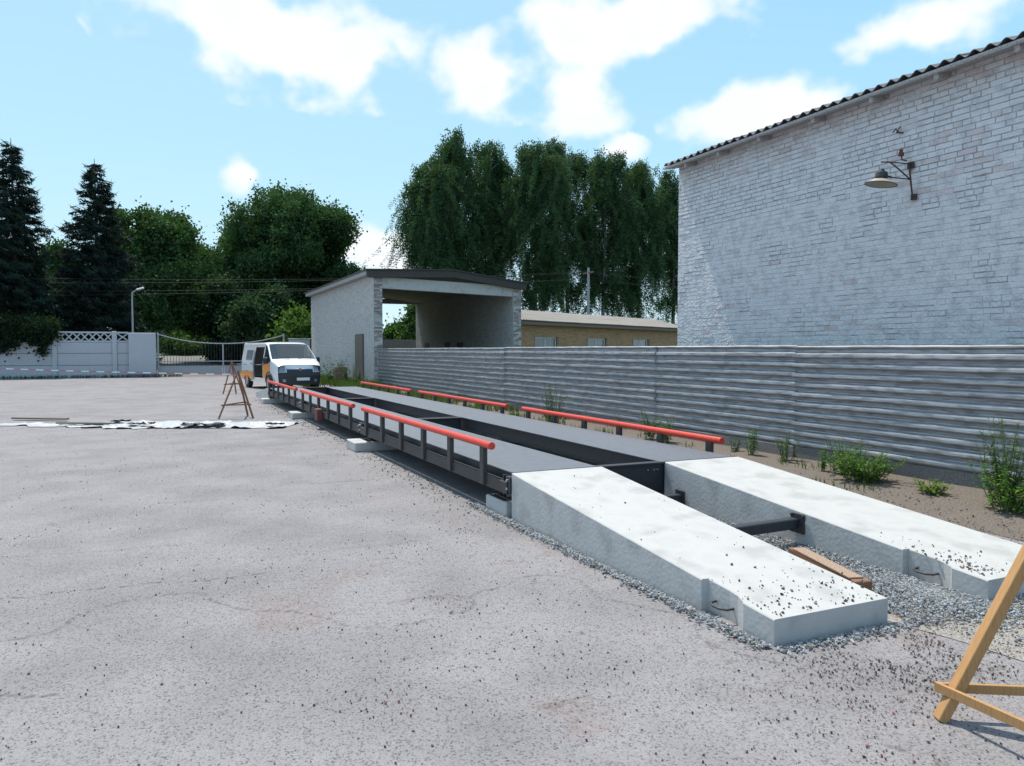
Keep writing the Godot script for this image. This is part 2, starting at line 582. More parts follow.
# ------------------------------------------------------------------ ready
func _ready() -> void:
	rng.seed = 20240611
	var cam := Camera3D.new()
	cam.name = "camera"
	cam.position = EYE
	cam.rotation = Vector3(-deg_to_rad(PITCH), -deg_to_rad(YAW), 0)
	cam.fov = rad_to_deg(2.0 * atan(383.0 / FOCAL))
	cam.near = 0.05
	cam.far = 2000.0
	add_child(cam)
	cam.current = true
	var env := Environment.new()
	env.background_mode = Environment.BG_SKY
	var sm := PanoramaSkyMaterial.new()
	sm.panorama = sky_texture()
	var sk := Sky.new()
	sk.sky_material = sm
	env.sky = sk
	env.background_energy_multiplier = 1.0
	env.tonemap_mode = Environment.TONE_MAPPER_LINEAR
	env.tonemap_exposure = 1.15
	env.sdfgi_enabled = true
	env.ssao_enabled = true
	env.ssil_enabled = true
	var we := WorldEnvironment.new()
	we.name = "world_environment"
	we.environment = env
	add_child(we)
	var sun := DirectionalLight3D.new()
	sun.name = "sun"
	sun.light_energy = 1.5
	sun.light_color = Color(1.0, 0.965, 0.9)
	sun.light_angular_distance = 0.53
	sun.shadow_enabled = true
	add_child(sun)
	sun.look_at_from_position(SUN_TO * 50.0, Vector3.ZERO, Vector3.UP)

	make_materials()
	make_ground()
	brick_hall()
	profile_fence()
	gatehouse()
	low_building()
	panel_fence()
	iron_gate()
	truck_scale()
	ramps()
	yard_things()
	van()
	far_things()
	trees()
	weeds()
	loose_stones()
	print("tris ok ", get_child_count())

# ------------------------------------------------------------------ ground
func make_ground() -> void:
	var mb := MB.new()
	var zs := [60.0, 0.0, -52.6, -56.0, -136.0, -700.0]
	var xs := [-500.0, -60.0, 60.0, 500.0]
	for i in zs.size() - 1:
		for j in xs.size() - 1:
			var y0 := land(zs[i]) - 0.03
			var y1 := land(zs[i + 1]) - 0.03
			mb.poly([Vector3(xs[j], y0, zs[i]), Vector3(xs[j + 1], y0, zs[i]), Vector3(xs[j + 1], y1, zs[i + 1]), Vector3(xs[j], y1, zs[i + 1])], Vector3.UP)
	setting("ground", mb, M.grass_soil)
	# the yard: worn pale asphalt, very slightly uneven
	mb = MB.new()
	var f := FastNoiseLite.new()
	f.seed = 3
	f.frequency = 0.25
	var x0 := -42.0
	var x1 := 8.45
	var z0 := 14.0
	var z1 := -51.9
	var nx := 60
	var nz := 80
	var P := func(i: int, j: int) -> Vector3:
		var x: float = lerpf(x0, x1, float(i) / nx)
		var z: float = lerpf(z0, z1, float(j) / nz)
		return Vector3(x, 0.0, z)
	for j in nz:
		for i in nx:
			var q: Array = [P.call(i, j), P.call(i + 1, j), P.call(i + 1, j + 1), P.call(i, j + 1)]
			mb.squad(q[0], q[1], q[2], q[3], Vector3.UP, Vector3.UP, Vector3.UP, Vector3.UP)
	for p in mb.v:
		mb.uv2.append(Vector2((p.x + 12.0) / 24.0, (p.z - 4.0) / 48.0))
	setting("asphalt_yard", mb, M.asphalt)
	# road beyond the gate
	mb = MB.new()
	var rz := [-51.9, -56.0, -136.0, -260.0]
	for i in 3:
		mb.poly([Vector3(-0.2, land(rz[i]) + 0.012, rz[i]), Vector3(7.6, land(rz[i]) + 0.012, rz[i]), Vector3(6.0, land(rz[i + 1]) + 0.012, rz[i + 1]), Vector3(-0.5, land(rz[i + 1]) + 0.012, rz[i + 1])], Vector3.UP)
	setting("road", mb, M.road)
	# bare soil at the foot of the profiled fence
	mb = MB.new()
	var n := 60
	var fn := FastNoiseLite.new()
	fn.seed = 8
	fn.frequency = 0.9
	for i in n:
		var za := lerpf(2.0, -33.0, float(i) / n)
		var zb := lerpf(2.0, -33.0, float(i + 1) / n)
		var xa := 6.45 + fn.get_noise_1d(za) * 0.5
		var xb := 6.45 + fn.get_noise_1d(zb) * 0.5
		var m := 6
		for k in m:
			var ta := float(k) / m
			var tb := float(k + 1) / m
			var hh := func(x: float, z: float, t: float) -> Vector3:
				return Vector3(x, 0.004 + t * 0.04 + (fn.get_noise_2d(x * 3.0, z * 3.0) * 0.02) * clampf(t * 4.0 - 0.3, 0.0, 1.0), z)
			mb.poly([hh.call(lerpf(xa, 8.5, ta), za, ta), hh.call(lerpf(xa, 8.5, tb), za, tb), hh.call(lerpf(xb, 8.5, tb), zb, tb), hh.call(lerpf(xb, 8.5, ta), zb, ta)], Vector3.UP)
	setting("soil_strip", mb, M.soil)
	# sand between and around the ramps
	mb = MB.new()
	var c := Vector3(4.55, 0.0, -4.3)
	var ring := []
	for i in 40:
		var a := TAU * i / 40.0
		var r := 1.0 + 0.18 * fn.get_noise_2d(cos(a) * 3.0, sin(a) * 3.0 + 40.0)
		ring.append(c + Vector3(cos(a) * 0.8 * r, 0.004, sin(a) * 2.2 * r))
	for i in 40:
		mb.poly([c + Vector3(0, 0.004, 0), ring[i], ring[(i + 1) % 40]], Vector3.UP)
	setting("sand_bed", mb, tri_mat(Color(0.34, 0.325, 0.31), (M.soil as StandardMaterial3D).albedo_texture, 0.9, 0.95, (M.soil as StandardMaterial3D).normal_texture, 1.0))

# ------------------------------------------------------------------ white brick hall on the right
func brick_hall() -> void:
	var X := 9.6
	var zf := -12.85
	var zn := 3.4
	var top := 5.37
	var base := Vector3(X, 0, zf)
	var t := thing("brick_hall", "tall whitewashed brick hall with corrugated eaves behind the metal fence", "building", base)
	var w := MB.new()
	w.box(Vector3(X + 0.2 + 0.0, top * 0.5, (zf + zn) * 0.5), Vector3(0.4, top, zn - zf))
	w.box(Vector3(X + 4.3, 2.61, zf + 0.2), Vector3(7.8, top, 0.4))
	w.box(Vector3(X + 8.4, 2.61, (zf + zn) * 0.5), Vector3(0.4, top, zn - zf))
	w.box(Vector3(X + 4.3, 2.61, zn - 0.2), Vector3(7.8, top, 0.4))
	var wall := part(t, "wall", w, M.mortar, base)
	# the bricks one by one
	var r := RandomNumberGenerator.new()
	r.seed = 77
	var fn := FastNoiseLite.new()
	fn.seed = 12
	fn.frequency = 0.6
	var list := []
	var row := 0
	var y := 0.0
	while y < top - 0.02:
		var h := 0.077
		var z := zn
		var headers := row % 6 == 5
		var first := true
		while z > zf + 0.02:
			var len := 0.128 if headers else 0.258
			if first:
				first = false
				len *= (0.5 if row % 2 == 1 else 1.0) * r.randf_range(0.85, 1.0)
			len *= r.randf_range(0.96, 1.04)
			if z - len < zf + 0.06:
				len = z - zf
			var zc := z - len * 0.5
			# thick old limewash has filled most joints below; above they are open
			var edge := 4.0 + 0.12 * fn.get_noise_1d(zc * 2.0) + 0.02 * (zc + 9.0)
			var rough_ := 1.0 if y > edge else 0.0
			if fn.get_noise_2d(zc * 2.2, y * 2.2 + 30.0) > 0.28:
				rough_ = 1.0 - rough_ * 0.75
			var jz := lerpf(0.0010, 0.009, rough_) * r.randf_range(0.5, 1.4)
			var jy := lerpf(0.0014, 0.010, rough_) * r.randf_range(0.5, 1.5)
			if r.randf() < 0.035:
				jy = r.randf_range(0.010, 0.02)
			if r.randf() < 0.03:
				jz = r.randf_range(0.012, 0.02)
			var off_crack := absf((zc + 12.05) + (5.25 - y) * 0.42 + 0.06 * fn.get_noise_1d(y * 9.0))
			if y > 4.5 and off_crack < 0.14:
				jy = r.randf_range(0.014, 0.026)
				jz = r.randf_range(0.012, 0.026)
			if rough_ > 0.5 and fn.get_noise_2d(zc * 1.1 + 70.0, y * 1.6) > 0.22:
				jz *= 0.25
				jy *= 0.3
			var d := lerpf(0.009, 0.014, rough_) + r.randf_range(-0.0015, 0.0015) * lerpf(1.0, 3.0, rough_)
			var tone := 1.0 + r.randf_range(-0.045, 0.035)
			var col := Color(tone, tone, tone)
			var patch := exp(-pow((zc + 6.7) / 0.7, 2.0) - pow((y - 4.05) / 0.35, 2.0)) + 0.35 * float(y > 4.75) + 0.04
			if r.randf() < patch * 0.5:
				col = Color(0.86, 0.70, 0.68).lerp(col, r.randf_range(0.25, 0.85))
			pass
			list.append([zc, y + jy * r.randf_range(0.1, 0.9), len - jz, h - jy, d, col, lerpf(0.0012, 0.0035, rough_)])
			z -= len
		y += h
		row += 1
	# the 300 that show largest become parts
	var order := []
	for i in list.size():
		var b: Array = list[i]
		if b[1] > 1.72 and b[0] < -5.55:
			var rr := Vector3(X, b[1] - EYE.y, b[0]).length()
			order.append([b[2] / pow(rr, 3.0), i])
	order.sort_custom(func(a, b): return a[0] > b[0])
	var chosen := {}
	for k in mini(300, order.size()):
		chosen[order[k][1]] = true
	var rest := MB.new()
	for i in list.size():
		var b: Array = list[i]
		var o := Vector3(X, b[1], b[0] - b[2] * 0.5)
		# each face sits a touch crooked
		var nn := Vector3(-1, r.randf_range(-0.05, 0.05), r.randf_range(-0.05, 0.05)).normalized()
		if chosen.has(i):
			var one := MB.new()
			one.col = b[5]
			one.brick(Vector3.ZERO, Vector3(0, 0, b[2]), Vector3(0, b[3], 0), nn, b[4], b[6])
			var p := part(wall, "brick", one, M.whitewash)
			p.position = o - base
		else:
			rest.col = b[5]
			rest.brick(o, Vector3(0, 0, b[2]), Vector3(0, b[3], 0), nn, b[4], b[6])
	part(wall, "brick_courses", rest, M.whitewash, base, "stuff")
	# thick limewash runs and broken spots
	# roof: corrugated sheets on rafters
	var ex := 9.27
	var rise := 0.27
	var y0 := 5.33
	var k := 0
	var z2 := -12.92
	while z2 < zn + 0.3:
		for rrow in 3:
			var s := MB.new()
			var wv := 0.2
			var seg := 40
			var xa := ex + rrow * 1.62
			var xb := xa + 1.75
			var lift := 0.006 * float(k % 2) + 0.011 * float(rrow) + r.randf_range(-0.004, 0.006)
			for q in seg:
				var za := z2 + q * 1.06 / seg
				var zb := z2 + (q + 1) * 1.06 / seg
				var ha := 0.03 * cos(TAU * (za - zf) / wv)
				var hb := 0.03 * cos(TAU * (zb - zf) / wv)
				var A := Vector3(xa, y0 + (xa - ex) * rise + ha + lift, za)
				var B := Vector3(xb, y0 + (xb - ex) * rise + ha + lift, za)
				var C := Vector3(xb, y0 + (xb - ex) * rise + hb + lift, zb)
				var D := Vector3(xa, y0 + (xa - ex) * rise + hb + lift, zb)
				var na := Vector3(-rise, 1, 0.03 * TAU / wv * sin(TAU * (za - zf) / wv)).normalized()
				var nb := Vector3(-rise, 1, 0.03 * TAU / wv * sin(TAU * (zb - zf) / wv)).normalized()
				s.squad(A, B, C, D, na, na, nb, nb)
				var dn := Vector3(0, -0.008, 0)
				s.squad(A + dn, B + dn, C + dn, D + dn, -na, -na, -nb, -nb)
				s.poly([A, D, D + dn, A + dn], Vector3(-1, 0, 0))
			part(t, "roof_sheet", s, M.roof_sheet, base)
		z2 += 1.05
		k += 1
	var sf := MB.new()
	sf.box(Vector3(ex + 0.2, y0 - 0.045, (zf + zn) * 0.5 + 0.0), Vector3(0.38, 0.022, zn - zf + 0.1), Basis(Vector3(0, 0, 1), 0.2))
	sf.box(Vector3(ex + 0.02, y0 - 0.062, (zf + zn) * 0.5), Vector3(0.025, 0.035, zn - zf + 0.1))
	part(t, "eaves_board", sf, M.soffit, base)
	for zr in [-12.3, -11.35, -10.3, -9.1, -8.02, -7.0, -5.95, -4.9, -3.8, -2.7, -1.6, -0.5, 0.6, 1.7, 2.8]:
		var rf := MB.new()
		rf.beam(Vector3(ex + 0.05, y0 - 0.115, zr), Vector3(ex + 0.6, y0 + 0.02, zr), 0.07, 0.11, 0.008)
		part(t, "rafter", rf, M.soffit, base)
	# lamp on a pipe bracket
	var lb := Vector3(9.57, 3.77, -7.48)
	var lamp := thing("wall_lamp", "old enamel lamp with round shade on a pipe bracket on the white hall", "wall lamp", lb)
	var br := MB.new()
	br.tube([Vector3(9.52, 3.74, -7.46), Vector3(9.51, 4.22, -7.52)], [0.012], 8)
	br.tube([Vector3(9.515, 3.98, -7.49), Vector3(9.30, 4.12, -7.52), Vector3(9.16, 4.20, -7.54), Vector3(9.02, 4.19, -7.56)], [0.010], 8)
	br.tube([Vector3(9.515, 4.20, -7.5), Vector3(9.16, 4.20, -7.54)], [0.008], 8)
	br.tube([Vector3(9.515, 3.99, -7.5), Vector3(9.1, 3.995, -7.55)], [0.009], 8)
	part(lamp, "bracket", br, M.iron_rust, lb)
	var pl := MB.new()
	pl.box(Vector3(9.55, 3.74, -7.46), Vector3(0.05, 0.08, 0.08), Basis(), 0.008)
	pl.box(Vector3(9.55, 4.19, -7.52), Vector3(0.05, 0.09, 0.09), Basis(), 0.008)
	part(lamp, "mount_plate", pl, M.iron_rust, lb)
	var hd := MB.new()
	var hc := Vector3(9.03, 3.93, -7.56)
	hd.lathe(hc, [Vector2(0.0, 0.17), Vector2(0.03, 0.165), Vector2(0.045, 0.13), Vector2(0.075, 0.12), Vector2(0.085, 0.06), Vector2(0.07, 0.02), Vector2(0.0, 0.02)], 18)
	hd.tube([hc + Vector3(0, 0.07, 0), hc + Vector3(0.16, 0.075, 0.02)], [0.012], 6)
	part(lamp, "socket", hd, M.dark_iron, lb)
	var sh := MB.new()
	var tiltb := Basis(Vector3(0.6, 0, -0.8).normalized(), 0.14)
	sh.lathe(hc, [Vector2(0.06, 0.03), Vector2(0.12, 0.015), Vector2(0.19, -0.03), Vector2(0.205, -0.045), Vector2(0.19, -0.038), Vector2(0.12, 0.005), Vector2(0.05, 0.015)], 28, tiltb)
	part(lamp, "lamp_shade", sh, M.enamel, lb)
	var rm := MB.new()
	var ringp := []
	for i in 29:
		ringp.append(hc + tiltb * Vector3(cos(TAU * i / 28.0) * 0.205, -0.043, sin(TAU * i / 28.0) * 0.205))
	rm.tube(ringp, [0.006], 6, false)
	part(lamp, "shade_rim", rm, M.dark_iron, lb)
	# wrecked insulator above the lamp
	var ib := Vector3(9.56, 4.37, -7.67)
	var ins := thing("cable_insulator", "small dark broken insulator on a bent pin above the wall lamp", "insulator", ib)
	var im := MB.new()
	im.tube([Vector3(9.59, 4.28, -7.62), Vector3(9.5, 4.28, -7.62), Vector3(9.49, 4.36, -7.63)], [0.009], 6)
	part(ins, "pin", im, M.iron_rust, ib)
	im = MB.new()
	im.lathe(Vector3(9.49, 4.34, -7.63), [Vector2(0.0, 0.09), Vector2(0.028, 0.08), Vector2(0.022, 0.055), Vector2(0.036, 0.04), Vector2(0.04, 0.0), Vector2(0.0, 0.0)], 12)
	part(ins, "bell", im, M.rust_red, ib)
	var ib2 := Vector3(9.56, 4.72, -7.72)
	var ins2 := thing("cable_insulator", "twisted stub of old cable hooks high above the wall lamp", "insulator", ib2)
	im = MB.new()
	im.tube([Vector3(9.59, 4.68, -7.68), Vector3(9.53, 4.68, -7.70), Vector3(9.51, 4.74, -7.74), Vector3(9.53, 4.71, -7.80)], [0.010], 6)
	im.tube([Vector3(9.59, 4.71, -7.76), Vector3(9.52, 4.69, -7.74), Vector3(9.53, 4.76, -7.68)], [0.008], 6)
	part(ins2, "hook", im, M.iron_rust, ib2)

# ------------------------------------------------------------------ profiled sheet fence
func profile_fence() -> void:
	var X := 8.5
	var base := Vector3(X, 0, -32.3)
	var t := thing("metal_fence", "long fence of horizontally ribbed galvanised sheets on a concrete plinth", "fence", base)
	var r := RandomNumberGenerator.new()
	r.seed = 31
	var f := FastNoiseLite.new()
	f.seed = 44
	f.frequency = 0.55
	var seams := [-32.3, -29.4, -25.92, -22.44, -18.96, -15.48, -12.0, -8.5, -5.05, -1.55, 1.9, 5.4]
	var y0 := 0.19
	var prof := []   # (offset towards -x, height)
	var y := 0.0
	while y < 1.40:
		prof.append(Vector2(0.0, y))
		prof.append(Vector2(0.006, y + 0.040))
		prof.append(Vector2(0.040, y + 0.052))
		prof.append(Vector2(0.047, y + 0.066))
		prof.append(Vector2(0.045, y + 0.092))
		prof.append(Vector2(0.038, y + 0.112))
		prof.append(Vector2(0.004, y + 0.132))
		y += 0.142
	prof.append(Vector2(0.0, y))
	prof.append(Vector2(0.0, y + 0.03))
	prof.append(Vector2(0.032, y + 0.048))
	prof.append(Vector2(0.034, y + 0.066))
	prof.append(Vector2(0.004, y + 0.082))
	prof.append(Vector2(-0.02, y + 0.082))
	for s in seams.size() - 1:
		var za: float = seams[s] - 0.06
		var zb: float = seams[s + 1]
		var mb := MB.new()
		var nseg := 14
		var drop := r.randf_range(-0.012, 0.006)
		var tilt := r.randf_range(-0.006, 0.006)
		var lay := 0.004 * float(s % 2)
		var P := func(i: int, k: int) -> Vector3:
			var z := lerpf(za, zb, float(i) / nseg)
			var q: Vector2 = prof[k]
			var dent := f.get_noise_2d(z * 1.3, q.y * 4.0 + s * 9.0) * 0.014
			return Vector3(X - q.x - lay + dent, y0 + q.y + drop + tilt * i / nseg + f.get_noise_1d(z * 2.0 + 50.0) * 0.006, z)
		for i in nseg:
			for k in prof.size() - 1:
				mb.poly([P.call(i, k), P.call(i + 1, k), P.call(i + 1, k + 1), P.call(i, k + 1)], Vector3(-1, 0.01, 0))
		var g := r.randf_range(0.88, 1.06)
		for i in mb.c.size():
			mb.c[i] = Color(g, g, g)
		part(t, "fence_sheet", mb, M.zinc, base)
		var post := MB.new()
		post.box(Vector3(X + 0.06, 0.85, zb), Vector3(0.06, 1.64, 0.06), Basis(), 0.004)
		part(t, "fence_post", post, M.frame_steel, base)
		var pb := MB.new()
		pb.box(Vector3(X + 0.08 + r.randf_range(-0.01, 0.01), 0.07, (za + 0.06 + zb) * 0.5), Vector3(0.24, 0.27 + r.randf_range(-0.02, 0.02), zb - za - 0.075), Basis(), 0.012)
		part(t, "plinth_block", pb, M.dark_concrete, base)
	for yy in [0.4, 1.5]:
		var rl := MB.new()
		rl.box(Vector3(X + 0.028, yy, -13.4), Vector3(0.02, 0.04, 37.4))
		part(t, "rail", rl, M.frame_steel, base)

# ------------------------------------------------------------------ brick wall field
func brick_field(o: Vector3, u: Vector3, nn: Vector3, length: float, height: float, tones: Array, seed_: int, cuts := []) -> MB:
	var r := RandomNumberGenerator.new()
	r.seed = seed_
	var mb := MB.new()
	var row := 0
	var y := 0.0
	while y < height - 0.03:
		var x := -0.13 if row % 2 == 1 else 0.0
		while x < length - 0.02:
			var a := maxf(x, 0.0)
			var b := minf(x + 0.25, length)
			var open_ := false
			for c in cuts:
				if b > c[0] and a < c[1] and y > 0.93 and y < 2.3:
					open_ = true
			if b - a > 0.03 and not open_:
				var k := r.randf()
				var base: Color = tones[int(k * tones.size()) % tones.size()]
				var g := r.randf_range(0.88, 1.06)
				mb.col = Color(base.r * g, base.g * g, base.b * g)
				mb.brick(o + u * a + Vector3(0, y, 0), u * (b - a), Vector3(0, 0.066, 0), nn, 0.008 + r.randf_range(-0.003, 0.004), 0.003)
			x += 0.26
		y += 0.077
		row += 1
	return mb

# ------------------------------------------------------------------ drive-through gatehouse
func gatehouse() -> void:
	var z0 := -32.6
	var z1 := -47.6
	var xl := 8.38
	var xr := 15.0
	var base := Vector3(xl, 0, z0)
	var t := thing("gatehouse", "white brick drive-through shelter with flat concrete roof past the fence end", "building", base)
	var w := MB.new()
	w.box(Vector3(xl + 0.2, 2.42, (z0 + z1) * 0.5), Vector3(0.38, 4.84, z0 - z1))
	var lw := part(t, "wall", w, M.lime_mortar, base)
	var white := [Color(1, 1, 1), Color(1.02, 1.02, 1.0), Color(0.94, 0.94, 0.95)]
	part(lw, "brick_courses", brick_field(Vector3(xl + 0.01, 0, z1), Vector3(0, 0, 1), Vector3(-1, 0, 0), z0 - z1, 4.82, white, 5), M.lime_brick, base, "stuff")
	# the narrow end is bare, patchy brickwork
	var bare := [Color(0.8, 0.78, 0.77), Color(0.45, 0.36, 0.34), Color(0.95, 0.95, 0.95), Color(0.6, 0.55, 0.54)]
	part(lw, "brick_end", brick_field(Vector3(xl + 0.02, 0, z0), Vector3(1, 0, 0), Vector3(0, 0, 1), 0.36, 4.82, bare, 6), M.lime_brick, base, "stuff")
	w = MB.new()
	w.box(Vector3(xr + 0.2, 2.3, (z0 + z1) * 0.5), Vector3(0.4, 4.6, z0 - z1))
	var rw := part(t, "wall", w, M.lime_mortar, base)
	part(rw, "brick_courses", brick_field(Vector3(xr, 0, z1), Vector3(0, 0, 1), Vector3(-1, 0, 0), z0 - z1, 4.5, white, 7), M.lime_brick, base, "stuff")
	part(rw, "brick_end", brick_field(Vector3(xr + 0.01, 0, z0), Vector3(1, 0, 0), Vector3(0, 0, 1), 0.39, 4.5, bare, 8), M.lime_brick, base, "stuff")
	for zz in [-45.3, -41.6, -39.6]:
		var op := MB.new()
		op.box(Vector3(xr - 0.012, 1.35, zz), Vector3(0.03, 1.4, 0.9), Basis(), 0.004)
		part(rw, "shutter", op, M.board, base)
	# lintel beam, ceiling slabs, roof
	var lb := MB.new()
	lb.box(Vector3((xl + xr) * 0.5 + 0.2, 4.44, z0 - 0.2), Vector3(xr - xl - 0.38, 0.5, 0.3), Basis(Vector3(0, 0, 1), -0.03), 0.015)
	part(t, "lintel", lb, M.new_concrete, base)
	lb = MB.new()
	lb.box(Vector3((xl + xr) * 0.5 + 0.2, 4.68, z1 + 0.2), Vector3(xr - xl - 0.38, 0.3, 0.3), Basis(), 0.015)
	part(t, "lintel", lb, M.new_concrete, base)
	var xm := 12.0
	for k in 10:
		var za := lerpf(z0, z1, k / 10.0)
		var zb := lerpf(z0, z1, (k + 1) / 10.0) + 0.015
		var s := MB.new()
		var yl := 4.84
		var ym := 4.98
		var yr := 4.52
		for q in [[xl - 0.32, yl, xm, ym], [xm + 0.004, ym, xr + 0.62, yr]]:
			var a := Vector3(q[0], q[1], 0)
			var b := Vector3(q[2], q[3], 0)
			var up := Vector3(0, 0.18, 0)
			var A := a + Vector3(0, 0, za)
			var B := b + Vector3(0, 0, za)
			var C := b + Vector3(0, 0, zb)
			var D := a + Vector3(0, 0, zb)
			s.poly([A, B, C, D], Vector3.DOWN)
			s.poly([A + up, B + up, C + up, D + up], Vector3.UP)
			s.poly([A, B, B + up, A + up], Vector3(0, 0, 1))
			s.poly([C, D, D + up, C + up], Vector3(0, 0, -1))
			s.poly([A, D, D + up, A + up], Vector3(-1, 0, 0))
			s.poly([B, C, C + up, B + up], Vector3(1, 0, 0))
		part(t, "roof_slab", s, M.old_concrete, base)
	var rt := MB.new()
	for q in [[xl - 0.38, 5.025, xm, 5.165], [xm, 5.165, xr + 0.7, 4.7]]:
		var za := z0 + 0.22
		var zb := z1 - 0.2
		var a := Vector3(q[0], q[1], 0)
		var b := Vector3(q[2], q[3], 0)
		var up := Vector3(0, 0.05, 0)
		var A := a + Vector3(0, 0, za)
		var B := b + Vector3(0, 0, za)
		var C := b + Vector3(0, 0, zb)
		var D := a + Vector3(0, 0, zb)
		rt.poly([A + up, B + up, C + up, D + up], Vector3.UP)
		rt.poly([A, B, C, D], Vector3.DOWN)
		rt.poly([A, B, B + up, A + up], Vector3(0, 0, 1))
		rt.poly([A, D, D + up, A + up], Vector3(-1, 0, 0))
		rt.poly([B, C, C + up, B + up], Vector3(1, 0, 0))
	part(t, "roofing_felt", rt, M.tar, base)
	var fa := MB.new()
	for q in [[xl - 0.3, 4.93, xm, 5.07], [xm, 5.07, xr + 0.6, 4.61]]:
		fa.beam(Vector3(q[0], q[1] - 0.06, z0 + 0.1), Vector3(q[2], q[3] - 0.06, z0 + 0.1), 0.14, 0.31, 0.01)
	part(t, "fascia", fa, M.tar, base)
	# board door on the long wall
	var dr := MB.new()
	dr.box(Vector3(xl - 0.03, 1.3, -35.1), Vector3(0.06, 2.1, 1.5), Basis(), 0.006)
	var door := part(t, "door", dr, M.board, base)
	for k in 7:
		var pk := MB.new()
		pk.box(Vector3(xl - 0.07, 1.3, -35.72 + k * 0.207), Vector3(0.02, 2.06, 0.195), Basis(), 0.004)
		part(door, "plank", pk, M.board, base)

# ------------------------------------------------------------------ low yellow brick building
func low_building() -> void:
	var A := Vector3(15.5, 0, -34.0)
	var B := Vector3(33.5, 0, -43.9)
	var u := (B - A).normalized()
	var nn := Vector3(-u.z, 0, u.x)
	if nn.z < 0.0:
		nn = -nn
	var L := A.distance_to(B)
	var back := -nn
	var deep := Vector3(0, 0, -1)
	var t := thing("low_building", "low yellow brick building with pale corrugated roof behind the metal fence", "building", A)
	var w := MB.new()
	var bs := Basis(u, Vector3.UP, u.cross(Vector3.UP))
	# windows at picture columns 546, 597, 641
	var wins := []
	for c in [546.5, 597.0, 641.0]:
		var dirx := sin(rel(c))
		var dirz := -cos(rel(c))
		# intersect the sight line with the wall line
		var den := dirx * u.z - dirz * u.x
		var s := (A.x * dirz - A.z * dirx) / den
		wins.append(s)
	var wt := [2.30, 2.30, 2.30]
	var cuts := []
	for s in wins:
		cuts.append([s - 1.02, s + 1.02])
	var x := 0.0
	for c in cuts + [[L, L]]:
		w.box(A + u * ((x + c[0]) * 0.5) + Vector3(0, 1.45, 0) + back * 0.2, Vector3(c[0] - x, 2.9, 0.38), bs)
		x = c[1]
	for c in cuts:
		w.box(A + u * ((c[0] + c[1]) * 0.5) + Vector3(0, 0.5, 0) + back * 0.2, Vector3(c[1] - c[0], 1.0, 0.38), bs)
		w.box(A + u * ((c[0] + c[1]) * 0.5) + Vector3(0, 2.6, 0) + back * 0.2, Vector3(c[1] - c[0], 0.6, 0.38), bs)
	w.box(A + u * (L * 0.5) + deep * 7.0 + Vector3(0, 1.45, 0), Vector3(L, 2.9, 0.38), bs)
	w.box(A + u * 0.3 + deep * 3.6 + Vector3(0, 1.45, 0), Vector3(0.38, 2.9, 6.4))
	w.box(A + u * (L - 0.3) + deep * 3.6 + Vector3(0, 1.45, 0), Vector3(0.38, 2.9, 6.4))
	var wall := part(t, "wall", w, M.yellow_mortar, A)
	var tones := [Color(1, 1, 1), Color(1.1, 1.05, 0.95), Color(0.85, 0.82, 0.8), Color(0.95, 0.9, 0.85)]
	part(wall, "brick_courses", brick_field(A + nn * -0.008, u, nn, L, 2.88, tones, 15, cuts), M.yellow_brick, A, "stuff")
	for c in cuts:
		var s: float = (c[0] + c[1]) * 0.5
		var o := A + u * s + back * 0.12
		var fr := MB.new()
		for q in [[-0.985, 0.0], [0.985, 0.0], [0.0, 0.0]]:
			fr.box(o + u * q[0] + Vector3(0, 1.65, 0), Vector3(0.07, 1.28, 0.06), bs, 0.005)
		fr.box(o + Vector3(0, 2.265, 0), Vector3(1.90, 0.07, 0.06), bs, 0.005)
		fr.box(o + Vector3(0, 1.035, 0), Vector3(1.90, 0.07, 0.06), bs, 0.005)
		var win := part(wall, "window", fr, M.white_paint, A)
		for q in [-0.49, 0.49]:
			var pn := MB.new()
			pn.box(o + u * q + Vector3(0, 1.65, 0), Vector3(0.9, 1.15, 0.012), bs)
			part(win, "pane", pn, M.glass, A)
		var rm := MB.new()
		rm.box(o + back * 0.5 + Vector3(0, 1.6, 0), Vector3(2.4, 1.5, 0.03), bs)
		part(win, "curtain", rm, M.cabin, A)
	# eave shadow boards
	var fb := MB.new()
	fb.box(A + u * (L * 0.5) + nn * 0.3 + Vector3(0, 2.96, 0), Vector3(L + 0.3, 0.16, 0.04), bs)
	fb.box(A + u * (L * 0.5) + back * 0.1 + Vector3(0, 3.02, 0), Vector3(L, 0.24, 0.2), bs)
	part(t, "eaves_board", fb, M.board, A)
	# corrugated roof sheets
	var r := RandomNumberGenerator.new()
	r.seed = 5
	var k := 0.0
	while k < L + 0.2:
		for row in 4:
			var s := MB.new()
			var seg := 24
			var s0 := k
			var f0 := 0.45 - row * 1.1
			var f1 := f0 - 1.2
			var lift := 0.012 * row + r.randf_range(-0.006, 0.008)
			for q in seg:
				var sa := s0 + q * 1.0 / seg
				var sb := s0 + (q + 1) * 1.0 / seg
				var ha := 0.027 * cos(TAU * sa / 0.25)
				var hb := 0.027 * cos(TAU * sb / 0.25)
				var ya := 3.1 + (0.45 - f0) * 0.17 + lift
				var yb := 3.1 + (0.45 - f1) * 0.17 + lift
				s.poly([A + u * sa + deep * -f0 + Vector3(0, ya + ha, 0), A + u * sb + deep * -f0 + Vector3(0, ya + hb, 0), A + u * sb + deep * -f1 + Vector3(0, yb + hb, 0), A + u * sa + deep * -f1 + Vector3(0, yb + ha, 0)], Vector3.UP)
			part(t, "roof_sheet", s, M.pale_roof, A)
		k += 0.99

